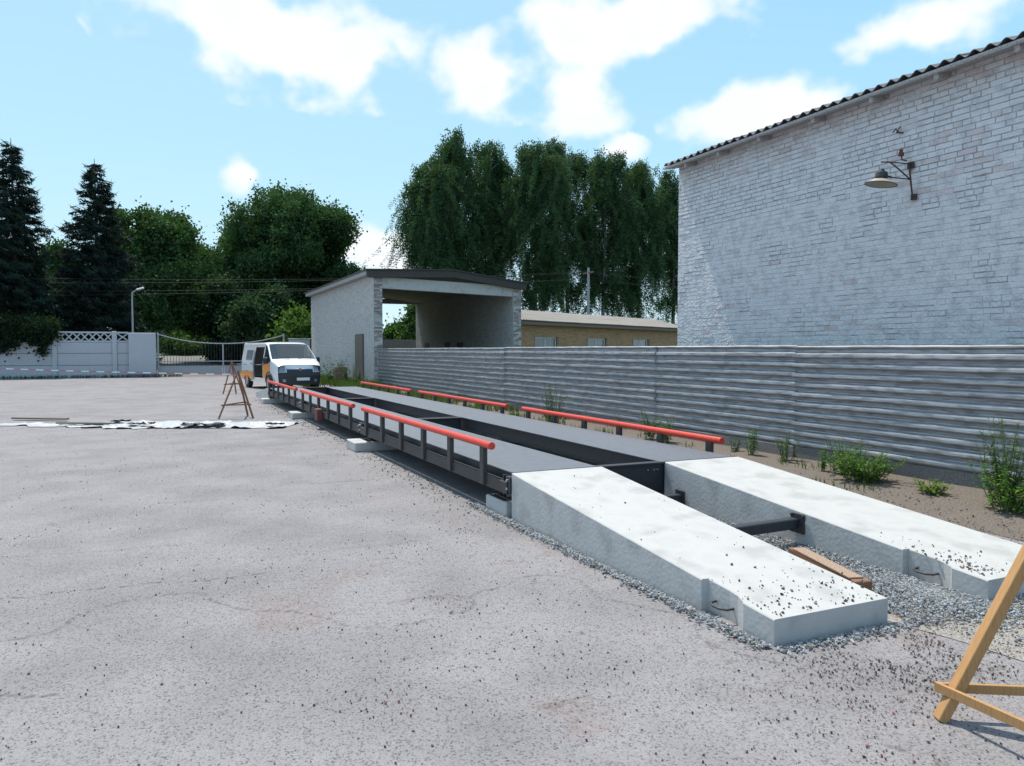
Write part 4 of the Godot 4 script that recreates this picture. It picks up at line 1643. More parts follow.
func van_crown(t: Node3D, called: String, za: float, zb: float, ka: float, kb: float, mat: Material, off := 0.0) -> MeshInstance3D:
	var mb := MB.new()
	for sgn in [-1.0, 1.0]:
		grid(mb, func(u, v): return v_roof(lerpf(ka, kb, v), lerpf(za, zb, u), sgn, off), 12, 10, Vector3(0, 1, 0.3))
	return part(t, called, mb, mat)

func van_nose(x: float, y: float, w: float) -> float:
	return 2.36 + 0.16 * (1.0 - pow(absf(x) / w, 2.6)) - 0.10 * smoothstep(0.72, 1.02, y) + 0.04 * smoothstep(0.74, 0.62, y)

func van_face(t: Node3D, called: String, xa: float, xb: float, ya: float, yb: float, mat: Material, off := 0.0, parent: Node = null) -> MeshInstance3D:
	var mb := MB.new()
	grid(mb, func(u, v):
		var y := lerpf(ya, yb, v)
		var w := v_half(y, 2.42)
		var x := lerpf(xa, xb, u) * w
		return Vector3(x, y, van_nose(x, y, w) + off), 16, 8, Vector3(0, 0.1, 1))
	return part(parent if parent else t, called, mb, mat)

func van() -> void:
	var pos := Vector3(4.62, 0, -33.6)
	var t := thing("cargo_van", "white cargo van with orange door panel and open sliding side door", "van", pos, "", deg_to_rad(9.5))
	# shell
	van_side(t, "side_panel", 1.0, -2.45, 0.72, 0.3, 1.95, M.van_white)
	var ld: MeshInstance3D = van_side(t, "front_door", 1.0, 0.73, 1.7, 0.3, 1.12, M.van_white)
	van_side(t, "window", 1.0, 0.85, 1.62, 1.12, 1.72, M.glass, -0.005, ld)
	van_side(t, "fender", 1.0, 1.71, 2.42, 0.3, 1.2, M.van_white)
	van_side(t, "side_panel", -1.0, -2.45, -0.5, 0.3, 1.95, M.van_white)
	van_side(t, "sill", -1.0, -0.5, 0.72, 0.3, 0.48, M.van_white)
	van_side(t, "cant_rail", -1.0, -0.5, 0.72, 1.74, 1.95, M.van_white)
	van_side(t, "fender", -1.0, 1.71, 2.42, 0.3, 1.2, M.van_white)
	var fd: MeshInstance3D = van_side(t, "front_door", -1.0, 0.73, 1.7, 0.3, 1.12, M.van_white)
	van_side(t, "window", -1.0, 0.85, 1.62, 1.12, 1.72, M.glass, -0.005, fd)
	van_side(t, "door_frame", -1.0, 0.73, 0.85, 1.12, 1.95, M.van_white, 0.0, fd)
	van_side(t, "door_frame", 1.0, 0.73, 0.85, 1.12, 1.95, M.van_white, 0.0, ld)
	van_side(t, "orange_panel", -1.0, 0.8, 1.68, 0.46, 1.08, M.van_orange, 0.006, fd)
	van_side(t, "orange_panel", -1.0, -2.4, -0.62, 0.38, 0.72, M.van_orange, 0.04)
	# the sliding door, pushed back along the side
	var sd: MeshInstance3D = van_side(t, "sliding_door", -1.0, -1.78, -0.56, 0.42, 1.76, M.van_white, 0.03)
	van_side(t, "window", -1.0, -1.66, -0.7, 1.2, 1.62, M.lens, 0.036, sd)
	var hdl := MB.new()
	hdl.box(Vector3(-1.01, 1.05, -0.75), Vector3(0.03, 0.035, 0.16), Basis(), 0.008)
	part(sd, "handle", hdl, M.plastic)
	hdl = MB.new()
	hdl.box(Vector3(-0.975, 1.02, 0.88), Vector3(0.03, 0.035, 0.16), Basis(), 0.008)
	part(fd, "handle", hdl, M.plastic)
	van_crown(t, "roof", -2.45, 1.02, 0.0, 1.0, M.van_white)
	van_crown(t, "windscreen_pillar", 1.02, 1.85, 0.0, 0.3, M.van_white)
	van_crown(t, "windscreen", 1.05, 1.80, 0.3, 1.0, M.glass, 0.0)
	van_crown(t, "bonnet", 1.80, 2.43, 0.0, 1.0, M.van_white)
	var rear := MB.new()
	grid(rear, func(u, v):
		var y := lerpf(0.3, 1.93, v)
		return Vector3(lerpf(-1, 1, u) * v_half(y, -2.45) * (1.0 if v < 0.96 else 0.97), y, -2.45), 8, 8, Vector3(0, 0, -1))
	part(t, "rear_panel", rear, M.van_white)
	# cabin and load space
	var cab := MB.new()
	cab.box(Vector3(0, 0.42, -0.1), Vector3(1.8, 0.06, 4.5))
	part(t, "floor", cab, M.cabin)
	cab = MB.new()
	cab.box(Vector3(0.05, 1.12, 0.55), Vector3(1.55, 1.35, 0.04))
	part(t, "bulkhead", cab, M.cabin)
	cab = MB.new()
	cab.box(Vector3(0, 1.05, 1.72), Vector3(1.5, 0.16, 0.45), Basis(), 0.05)
	part(t, "dashboard", cab, M.cabin)
	for x in [-0.42, 0.42]:
		cab = MB.new()
		cab.box(Vector3(x, 0.78, 0.98), Vector3(0.5, 0.16, 0.5), Basis(), 0.05)
		cab.box(Vector3(x, 1.15, 0.72), Vector3(0.48, 0.68, 0.14), Basis(Vector3.RIGHT, -0.15), 0.05)
		cab.box(Vector3(x, 1.58, 0.66), Vector3(0.26, 0.2, 0.1), Basis(), 0.03)
		part(t, "seat", cab, M.cabin)
	var sw := MB.new()
	var ring := []
	for i in 17:
		var a := TAU * i / 16.0
		ring.append(Vector3(0.42 + cos(a) * 0.19, 1.12 + sin(a) * 0.16, 1.46 - sin(a) * 0.09))
	sw.tube(ring, [0.015], 6, false)
	part(t, "steering_wheel", sw, M.plastic)
	for q in [[0.3, 0.75, -1.4, 0.5], [0.45, 0.62, -0.5, 0.35]]:
		cab = MB.new()
		cab.box(Vector3(q[0], 0.45 + q[1] * 0.5, q[2]), Vector3(0.6, q[1], q[3]), Basis(Vector3.UP, 0.2), 0.02)
		part(t, "cargo_rack", cab, M.cabin)
	# front: bumper, grille, lamps
	van_face(t, "bumper", -1.0, 1.0, 0.24, 0.74, M.plastic)
	van_face(t, "nose", -1.0, 1.0, 0.74, 1.03, M.van_white)
	van_face(t, "grille", -0.62, 0.62, 0.74, 0.9, M.plastic, 0.006)
	van_face(t, "grille_bar", -0.6, 0.6, 0.865, 0.895, M.chrome, 0.02)
	var bd := MB.new()
	bd.lathe(Vector3(0, 0.85, 2.5), [Vector2(0, 0.03), Vector2(0.055, 0.03), Vector2(0.06, 0.0), Vector2(0, 0)], 16, Basis(Vector3.RIGHT, PI / 2))
	part(t, "badge", bd, M.chrome)
	for s in [-1.0, 1.0]:
		var hl: MeshInstance3D = van_face(t, "headlight", 0.66 * s, 1.0 * s, 0.76, 1.0, M.lens, 0.012)
		van_face(t, "indicator", 0.93 * s, 0.995 * s, 0.78, 0.96, M.plastic, 0.02, hl)
		van_face(t, "fog_lamp", 0.68 * s, 0.82 * s, 0.36, 0.47, M.lens, 0.012)
		var mr := MB.new()
		mr.box(Vector3(1.07 * s, 1.2, 1.5), Vector3(0.2, 0.27, 0.12), Basis(Vector3.UP, 0.2 * s), 0.04)
		mr.box(Vector3(0.96 * s, 1.13, 1.52), Vector3(0.12, 0.06, 0.06), Basis(), 0.01)
		part(t, "mirror", mr, M.plastic)
	var pl := MB.new()
	pl.box(Vector3(0.1, 0.47, 2.575), Vector3(0.52, 0.115, 0.02), Basis(), 0.006)
	part(t, "number_plate", pl, M.plate)
	for s in [-1.0, 1.0]:
		for z in [-1.5, 1.58]:
			var ar := MB.new()
			var arch := []
			for i in 13:
				var a := PI * i / 12.0
				arch.append(Vector3(s * 0.965, 0.34 + sin(a) * 0.40, z + cos(a) * 0.40))
			ar.tube(arch, [0.035], 6)
			part(t, "wheel_arch", ar, M.plastic)
			var wh := Node3D.new()
			wh.name = "wheel"
			wh.position = Vector3(s * 0.9, 0.33, z)
			t.add_child(wh, true)
			var ty := MB.new()
			var bsw := Basis(Vector3(0, 0, 1), -PI / 2 * s)
			ty.lathe(Vector3.ZERO, [Vector2(0.2, -0.1), Vector2(0.3, -0.1), Vector2(0.33, -0.07), Vector2(0.33, 0.07), Vector2(0.3, 0.1), Vector2(0.2, 0.1)], 24, bsw)
			part(wh, "tyre", ty, M.rubber)
			var rmm := MB.new()
			rmm.lathe(Vector3.ZERO, [Vector2(0.21, 0.1), Vector2(0.19, 0.07), Vector2(0.09, 0.06), Vector2(0.05, 0.09), Vector2(0.0, 0.09)], 20, bsw)
			part(wh, "rim", rmm, M.alloy)
	for s in [-1.0, 1.0]:
		var wp := MB.new()
		wp.tube([Vector3(s * 0.45 - 0.3, 1.27, 1.86), Vector3(s * 0.45 + 0.25, 1.33, 1.80)], [0.012], 6)
		part(t, "wiper", wp, M.plastic)

# ------------------------------------------------------------------ far things
func far_things() -> void:
	# dark board fence behind the gatehouse
	var b := Vector3(9.5, 0, -56.0)
	var t := thing("board_fence", "weathered board fence seen through the gatehouse passage", "fence", b)
	for k in 56:
		var mb := MB.new()
		mb.box(Vector3(9.5 + k * 0.21, 1.2, -56.0 + 0.01 * (k % 2)), Vector3(0.2, 2.4 + 0.04 * sin(k * 2.3), 0.03), Basis(), 0.004)
		part(t, "board", mb, M.board, b)
	var rl := MB.new()
	rl.box(Vector3(15.3, 0.6, -56.04), Vector3(11.8, 0.1, 0.05))
	rl.box(Vector3(15.3, 1.9, -56.04), Vector3(11.8, 0.1, 0.05))
	part(t, "rail", rl, M.board, b)
	# car far down the road
	var cz := -118.0
	var c := Vector3(col_x(167.5, cz), land(cz) + 0.012, cz)
	var car := thing("parked_car", "small dark car far down the road beyond the gate", "car", c)
	var body := MB.new()
	grid(body, func(u, v):
		var z := lerpf(-2.1, 2.1, u)
		var a := lerpf(0.0, PI, v)
		var top := 0.85 + 0.06 * cos(z * 0.7)
		var w := 0.86 * (1.0 - 0.1 * pow(absf(z) / 2.1, 4.0))
		return c + Vector3(cos(a) * w * pow(absf(cos(a)) + 1e-4, -0.4), 0.28 + (top - 0.28) * pow(maxf(sin(a), 0.0), 0.4), z), 14, 14, Vector3.UP)
	for e in [-2.1, 2.1]:
		body.box(c + Vector3(0, 0.55, e * 0.985), Vector3(1.5, 0.5, 0.06), Basis(), 0.02)
	part(car, "body", body, plain_mat(Color(0.03, 0.045, 0.06), 0.25), c)
	var cb := MB.new()
	grid(cb, func(u, v):
		var z := lerpf(-1.5, 0.95, u)
		var a := lerpf(0.0, PI, v)
		var hgt := 0.58 * clampf(minf((z + 1.55) / 0.6, (1.0 - z) / 0.8), 0.02, 1.0)
		return c + Vector3(cos(a) * 0.72 * pow(absf(cos(a)) + 1e-4, -0.35), 0.86 + hgt * pow(maxf(sin(a), 0.0), 0.5), z), 14, 12, Vector3.UP)
	part(car, "cabin", cb, plain_mat(Color(0.10, 0.12, 0.14), 0.1), c)
	for s in [-1.0, 1.0]:
		var hl := MB.new()
		hl.box(c + Vector3(0.55 * s, 0.66, 2.1), Vector3(0.32, 0.14, 0.05), Basis(), 0.02)
		part(car, "headlight", hl, M.lens, c)
		for z in [-1.3, 1.3]:
			var wh := MB.new()
			wh.lathe(c + Vector3(0.78 * s, 0.31, z), [Vector2(0, 0.1), Vector2(0.28, 0.1), Vector2(0.31, 0.06), Vector2(0.31, -0.06), Vector2(0.28, -0.1), Vector2(0, -0.1)], 16, Basis(Vector3(0, 0, 1), PI / 2))
			part(car, "wheel", wh, M.rubber, c)
	# street lamp behind the concrete fence
	var lz := -55.0
	var lx := col_x(133.5, lz)
	var lb := Vector3(lx, 0, lz)
	var lamp := thing("street_lamp", "slim pale street lamp rising behind the concrete fence", "street lamp", lb)
	var ly := row_y(292, lx, lz)
	var mb2 := MB.new()
	mb2.tube([lb, lb + Vector3(0, ly - 0.4, 0), lb + Vector3(0.03, ly - 0.05, 0), lb + Vector3(0.3, ly + 0.15, 0.05)], [0.07, 0.05, 0.045, 0.03], 8)
	part(lamp, "pole", mb2, M.grey_paint, lb)
	mb2 = MB.new()
	mb2.box(lb + Vector3(0.48, ly + 0.2, 0.05), Vector3(0.5, 0.12, 0.22), Basis(Vector3(0, 0, 1), 0.3), 0.04)
	part(lamp, "lamp_head", mb2, M.white_paint, lb)
	# utility pole among the birches, and the lines
	var pz := -52.0
	var px := col_x(588, pz)
	var pb := Vector3(px, 0, pz)
	var pole := thing("utility_pole", "grey concrete utility pole in front of the birches", "utility pole", pb)
	mb2 = MB.new()
	mb2.tube([pb, pb + Vector3(0, 8.0, 0)], [0.14, 0.09], 10)
	part(pole, "shaft", mb2, M.grey_paint, pb)
	mb2 = MB.new()
	mb2.box(pb + Vector3(0, 7.6, 0), Vector3(0.1, 0.1, 1.5), Basis(), 0.01)
	part(pole, "crossarm", mb2, M.board, pb)
	var names := ["highest thin cable strung over the gatehouse", "second thin cable strung over the gatehouse", "third thin cable strung over the gatehouse", "lowest thin cable strung over the gatehouse"]
	for k in 4:
		var a := pb + Vector3(0, 7.66 - (k / 2) * 0.5, -0.6 + 1.2 * (k % 2))
		var e := Vector3(-26.0, 6.0 - 0.42 * k, -57.0 - 0.6 * k)
		var e2 := Vector3(52.0, 8.0 - 0.4 * k, -50.0)
		var pts := []
		for i in 25:
			var f := i / 24.0
			pts.append(e.lerp(a, f) - Vector3(0, 1.3 * 4.0 * f * (1.0 - f) * 0.45, 0))
		for i in range(1, 13):
			var f := i / 12.0
			pts.append(a.lerp(e2, f) - Vector3(0, 2.0 * f * (1.0 - f), 0))
		var w := thing("power_cable", names[k], "cable", a)
		mb2 = MB.new()
		mb2.tube(pts, [0.008], 5, false)
		part(w, "wire", mb2, M.dark_iron, a)

# ------------------------------------------------------------------ trees
func leaf_cluster(seed_: int, count: int, spread: float, len: float, wid: float, hang: float) -> ArrayMesh:
	var r := RandomNumberGenerator.new()
	r.seed = seed_
	var mb := MB.new()
	for i in count:
		var o := Vector3(r.randfn(0, 1), r.randfn(0, 1), r.randfn(0, 1)) * spread * 0.55
		var d := Vector3(r.randfn(0, 1), r.randfn(0, 0.6) - hang, r.randfn(0, 1)).normalized()
		var s := d.cross(Vector3(r.randfn(0, 1), r.randfn(0, 1) + 1.0, r.randfn(0, 1))).normalized()
		var nn := s.cross(d).normalized()
		var l := len * r.randf_range(0.7, 1.3)
		var w := wid * r.randf_range(0.7, 1.3)
		var tip := o + d * l
		var m1 := o + d * l * 0.45 + s * w * 0.5 + nn * l * 0.06
		var m2 := o + d * l * 0.45 - s * w * 0.5 + nn * l * 0.06
		var g := r.randf_range(0.8, 1.2)
		mb.col = Color(g, g, g)
		mb.tri(o, m1, tip, nn)
		mb.tri(o, tip, m2, nn)
	return mb.mesh(Vector3.ZERO, true)

func rand_basis(r: RandomNumberGenerator, s: float) -> Basis:
	var q := Quaternion(Vector3(r.randfn(0, 1), r.randfn(0, 1), r.randfn(0, 1)).normalized(), r.randf() * TAU)
	return Basis(q).scaled(Vector3(s, s, s))

func tint(r: RandomNumberGenerator, c: Color, v: float) -> Color:
	var g := 1.0 + r.randf_range(-v, v)
	var y := r.randf_range(-v, v) * 0.4
	return Color(c.r * g * (1.0 + y), c.g * g, c.b * g * (1.0 - y))

var cluster_leaf: ArrayMesh
var cluster_birch: ArrayMesh
var cluster_needle: ArrayMesh

func broadleaf(called: String, label: String, u: float, z: float, vtop: float, rad: float, low: float, count: int, seed_: int, c: Color, group := "broadleaf trees behind the gate") -> void:
	var r := RandomNumberGenerator.new()
	r.seed = seed_
	var x := col_x(u, z)
	var g0 := land(z)
	var top := row_y(vtop, x, z)
	var b := Vector3(x, g0, z)
	var t := thing(called, label, "tree", b, group)
	var cy := (top + low) * 0.5
	var ry := (top - low) * 0.5
	var tr := MB.new()
	tr.tube([b - Vector3(0, 0.2, 0), b + Vector3(0.1, low * 0.6, 0), Vector3(x, cy, z) + Vector3(-0.15, 0, 0.1), Vector3(x, cy + ry * 0.6, z)], [0.035 * top * 0.6, 0.03 * top * 0.55, 0.018 * top * 0.5, 0.05], 9)
	# boughs lead to leaf masses
	var blobs := []
	var nb := int(26 + rad * 5)
	for i in nb:
		var d := Vector3(r.randfn(0, 1), r.randfn(0, 1) * 0.9 + 0.15, r.randfn(0, 1)).normalized()
		var k := r.randf_range(0.55, 0.92)
		if r.randf() < 0.25:
			k *= 0.55
		var ctr := Vector3(x, cy, z) + Vector3(d.x * rad * k, d.y * ry * k, d.z * rad * k)
		var br := rad * r.randf_range(0.20, 0.34)
		blobs.append([ctr, br])
		if i % 2 == 0:
			var s := Vector3(x, lerpf(low, cy, r.randf_range(0.2, 1.0)), z)
			tr.tube([s, s.lerp(ctr, 0.5) + Vector3(0, 0.3, 0), ctr], [0.10, 0.06, 0.02], 5, false)
	part(t, "trunk", tr, M.bark, b)
	var ts := []
	var cs := []
	for i in count:
		var bl: Array = blobs[r.randi() % blobs.size()]
		var d := Vector3(r.randfn(0, 1), r.randfn(0, 1), r.randfn(0, 1)).normalized()
		var p: Vector3 = bl[0] + d * bl[1] * pow(r.randf(), 0.42) * Vector3(1, 0.8, 1)
		if p.y < g0 + 0.3:
			continue
		ts.append(Transform3D(rand_basis(r, r.randf_range(0.75, 1.35)), p))
		cs.append(tint(r, c, 0.3))
	for i in cs.size():
		cs[i] = Color(cs[i].r * 1.25, cs[i].g * 1.25, cs[i].b * 1.4)
	multi(t, "crown", cluster_leaf, M.leaf, ts, cs, b)

func birch(label: String, u: float, z: float, vtop: float, rad: float, seed_: int, floor_ := 2.6) -> void:
	var r := RandomNumberGenerator.new()
	r.seed = seed_
	var x := col_x(u, z)
	var top := row_y(vtop, x, z)
	var g0 := land(z)
	var b := Vector3(x, g0, z)
	var t := thing("birch_tree", label, "tree", b, "weeping birches behind the low building")
	var tr := MB.new()
	var lean := Vector3(r.randf_range(-0.6, 0.6), 0, r.randf_range(-0.5, 0.5))
	var trunk := [b - Vector3(0, 0.2, 0), b + lean * 0.3 + Vector3(0, top * 0.35, 0), b + lean * 0.7 + Vector3(0, top * 0.7, 0), b + lean + Vector3(0, top - g0 - 0.5, 0)]
	tr.tube(trunk, [0.22, 0.16, 0.09, 0.02], 9)
	var ts := []
	var cs := []
	var col := Color(0.07, 0.13, 0.062)
	var limbs := 34
	for i in limbs:
		var f := pow(float(i) / limbs, 0.8)
		var y0 := lerpf(top * 0.30, top * 0.96, f)
		var s := b + lean * (y0 / top) + Vector3(0, y0 - g0, 0)
		var a := r.randf() * TAU
		var wide := rad * 1.05 * (0.35 + 0.75 * sin(PI * clampf(0.12 + 0.86 * (1.0 - f), 0, 1))) * r.randf_range(0.6, 1.1)
		var up := r.randf_range(0.5, 1.6) * (1.0 - 0.5 * f)
		var e := s + Vector3(cos(a) * wide, up, sin(a) * wide)
		if e.y > top:
			e.y = top - r.randf() * 0.6
		var mid := s.lerp(e, 0.55) + Vector3(0, 0.5, 0)
		tr.tube([s, mid, e], [0.06, 0.035, 0.012], 5, false)
		# hanging strands of small leaves
		var strands := 16
		for k in strands:
			var q := r.randf_range(0.25, 1.08)
			var p := s.lerp(mid, q * 2.0) if q < 0.5 else mid.lerp(e, q * 2.0 - 1.0)
			p += Vector3(r.randfn(0, 0.35), r.randfn(0, 0.25), r.randfn(0, 0.35))
			var L := r.randf_range(1.0, 6.2) * (0.55 + 0.45 * q)
			var steps := int(L / 0.17)
			var dr := Vector3(r.randfn(0, 0.06), 0, r.randfn(0, 0.06))
			for j in steps:
				if r.randf() < 0.12:
					continue
				var pp := p + Vector3(0, -0.17 * j, 0) + dr * j + Vector3(r.randfn(0, 0.07), 0, r.randfn(0, 0.07))
				if pp.y < g0 + floor_:
					break
				var sc := r.randf_range(0.6, 1.1) * lerpf(1.15, 0.6, float(j) / steps)
				ts.append(Transform3D(Basis(Vector3.UP, r.randf() * TAU).scaled(Vector3(sc, sc, sc)), pp))
				cs.append(tint(r, col, 0.3))
	part(t, "trunk", tr, M.birch, b)
	multi(t, "crown", cluster_birch, M.birch_leaf, ts, cs, b)

func spruce(label: String, u: float, z: float, vtop: float, rad: float, seed_: int) -> void:
	var r := RandomNumberGenerator.new()
	r.seed = seed_
	var x := col_x(u, z)
	var top := row_y(vtop, x, z)
	var b := Vector3(x, land(z), z)
	var t := thing("spruce_tree", label, "tree", b, "tall spruces behind the concrete fence")
	var tr := MB.new()
	tr.tube([b - Vector3(0, 0.2, 0), b + Vector3(0.05, top * 0.5, 0), b + Vector3(0, top - b.y, 0)], [0.26, 0.15, 0.015], 8)
	var ts := []
	var cs := []
	var y := 1.0
	while y < top - 0.25:
		var f := (y - 1.0) / (top - 1.0)
		var reach := rad * pow(1.0 - f, 0.82) * (1.0 + 0.12 * sin(y * 4.1)) + 0.12
		var nb := int(lerpf(13, 5, f))
		for k in nb:
			var a := r.randf() * TAU
			var L := reach * r.randf_range(0.62, 1.18)
			var dirh := Vector3(cos(a), 0, sin(a))
			var s := Vector3(x, y + r.randf_range(-0.15, 0.15), z)
			var droop := lerpf(0.42, 0.1, f) * L
			var e := s + dirh * L + Vector3(0, -droop * 0.6 + 0.12 * L, 0)
			var mid := s + dirh * L * 0.55 + Vector3(0, -droop * 0.55, 0)
			tr.tube([s, mid, e], [0.028, 0.018, 0.006], 4, false)
			var steps := int(maxf(3.0, L / 0.16))
			for j in range(1, steps + 1):
				var q := float(j) / steps
				if q < 0.2 and r.randf() < 0.6:
					continue
				var p := s.lerp(mid, q * 2.0) if q < 0.5 else mid.lerp(e, q * 2.0 - 1.0)
				for w in 2:
					var off := dirh.cross(Vector3.UP) * r.randfn(0, 0.16 * L * (1.0 - absf(q - 0.5))) + Vector3(0, r.randf_range(-0.3, 0.05), 0)
					var sc := r.randf_range(0.7, 1.25) * lerpf(1.0, 0.75, f)
					ts.append(Transform3D(Basis(Vector3.UP, -a + r.randfn(0, 0.5)).scaled(Vector3(sc, sc, sc)), p + off))
					cs.append(tint(r, Color(0.032, 0.056, 0.046), 0.3))
		y += lerpf(0.42, 0.26, f)
	part(t, "trunk", tr, M.bark, b)
	multi(t, "crown", cluster_needle, M.needle, ts, cs, b)

func needle_twig() -> ArrayMesh:
	var r := RandomNumberGenerator.new()
	r.seed = 99
	var mb := MB.new()
	for i in 16:
		var k := i / 16.0
		var o := Vector3(0.42 * k - 0.1, -0.08 * k, r.randfn(0, 0.05))
		var d := Vector3(0.5, r.randfn(0, 0.3) - 0.45, (1.0 if i % 2 == 0 else -1.0) * r.randf_range(0.3, 1.0)).normalized()
		var s := d.cross(Vector3(r.randfn(0, 0.5), 1, r.randfn(0, 0.5))).normalized()
		var nn := s.cross(d).normalized()
		var l := r.randf_range(0.2, 0.42)
		var g := r.randf_range(0.8, 1.2)
		mb.col = Color(g, g, g)
		mb.tri(o + s * 0.045, o - s * 0.045, o + d * l, nn)
	return mb.mesh(Vector3.ZERO, true)

func trees() -> void:
	cluster_leaf = leaf_cluster(1, 16, 0.42, 0.26, 0.17, 0.25)
	cluster_birch = leaf_cluster(2, 12, 0.20, 0.19, 0.12, 0.9)
	cluster_needle = needle_twig()
	spruce("dark narrow spruce, the slimmer one, behind the vine-grown fence stretch", 17, -56.5, 141, 3.0, 101)
	spruce("dark broad spruce behind the lattice-topped fence", 99, -58.5, 161, 3.5, 102)
	spruce("dark spruce at the outer end of the fence row", -68, -57.0, 165, 3.4, 103)
	broadleaf("broadleaf_tree", "rounded green tree close behind the broad spruce", 143, -70.0, 199, 4.6, 1.2, 5200, 201, Color(0.055, 0.108, 0.036))
	broadleaf("broadleaf_tree", "lower leafy tree filling the gap over the road", 196, -100.0, 240, 5.4, 0.8, 3600, 202, Color(0.05, 0.095, 0.028))
	broadleaf("broadleaf_tree", "huge round dark-crowned tree behind the gate and van", 277, -78.0, 194, 8.4, 1.0, 11500, 203, Color(0.05, 0.10, 0.038))
	broadleaf("broadleaf_tree", "leafy tree half hidden behind the narrow spruce", 50, -78.0, 240, 5.2, 0.6, 3600, 204, Color(0.045, 0.085, 0.034))
	broadleaf("broadleaf_tree", "low dark tree beside the round giant, gate side", 222, -72.0, 275, 3.6, 0.4, 3200, 205, Color(0.04, 0.075, 0.034))
	broadleaf("broadleaf_tree", "low dense tree right behind the van and gate leaf", 262, -68.0, 288, 3.4, 0.3, 2600, 211, Color(0.04, 0.075, 0.034))
	broadleaf("leafy_bush", "bright green bush beside the gatehouse's far corner", 300, -52.3, 308, 1.3, 0.8, 620, 206, Color(0.085, 0.15, 0.03), "bushes behind the gatehouse")
	broadleaf("leafy_bush", "green bushy tree seen through the gatehouse passage", 424, -63.0, 302, 1.8, 0.5, 1100, 207, Color(0.08, 0.14, 0.04), "bushes behind the gatehouse")
	broadleaf("leafy_bush", "rounded bush low behind the weathered board fence", 392, -66.0, 325, 2.0, 0.3, 1100, 208, Color(0.075, 0.14, 0.035), "bushes behind the gatehouse")
	broadleaf("leafy_bush", "sunlit bush along the road behind the iron gate", 182, -92.0, 333, 2.8, 0.3, 1300, 209, Color(0.09, 0.16, 0.035), "bushes along the road")
	broadleaf("leafy_bush", "wide sunlit bush at the road's end beyond the car", 172, -150.0, 327, 7.0, 2.4, 2200, 210, Color(0.09, 0.15, 0.035), "bushes along the road")
	var spec := [[434, -60.0, 165, 1.9, "outermost weeping birch beside the gatehouse roof, lowest of the leading pair"], [458, -62.0, 134, 2.9, "tall weeping birch rising over the gatehouse roof's middle"], [492, -64.0, 142, 2.6, "tall weeping birch over the gatehouse roof's edge"], [535, -61.0, 147, 2.7, "weeping birch over the low building's near roof end"],
		[568, -63.0, 138, 2.8, "tall weeping birch just beside the utility pole, gatehouse side"], [602, -61.5, 152, 2.6, "weeping birch just beside the utility pole, hall side"], [640, -62.0, 160, 2.7, "weeping birch over the low building's middle windows"], [672, -64.0, 172, 2.7, "weeping birch half hidden by the white hall's corner"], [712, -66.0, 165, 2.8, "weeping birch wholly behind the white hall's corner"]]
	var k := 0
	for s in spec:
		birch(s[4], s[0], s[1], s[2], s[3], 300 + k, 6.5 if k < 2 else 2.6)
		k += 1
	# climbing plant tumbling over the concrete fence
	var r := RandomNumberGenerator.new()
	r.seed = 66
	var b := Vector3(col_x(10, -51), 0, -51.0)
	var t := thing("climbing_vine", "dark leafy vine tumbling over the concrete fence below the spruce", "vine", b)
	var st := MB.new()
	for i in 6:
		var xx := col_x(-30 + i * 17, -51.3)
		st.tube([Vector3(xx, 0, -51.3), Vector3(xx + 0.2, 1.4, -51.25), Vector3(xx - 0.1, 2.4, -51.1), Vector3(xx + 0.3, 2.1, -50.7)], [0.03, 0.025, 0.018, 0.008], 5, false)
	part(t, "stem", st, M.bark, b)
	var ts := []
	var cs := []
	for i in 2600:
		var uu := r.randf_range(-60, 56)
		var drop := 0.5 + 0.4 * sin(uu * 0.19) + 0.25 * sin(uu * 0.47)
		var z := -51.0 + r.randf_range(-0.9, 0.42)
		var yt := 2.75 - 0.0 * uu
		var y := lerpf(yt + 0.5, yt - 0.25 - drop, pow(r.randf(), 0.8)) if z > -51.2 else r.randf_range(1.6, 3.4)
		ts.append(Transform3D(rand_basis(r, r.randf_range(0.4, 0.8)), Vector3(col_x(uu, z), y, z)))
		cs.append(tint(r, Color(0.022, 0.042, 0.022), 0.3))
	multi(t, "foliage", cluster_leaf, M.leaf, ts, cs, b)

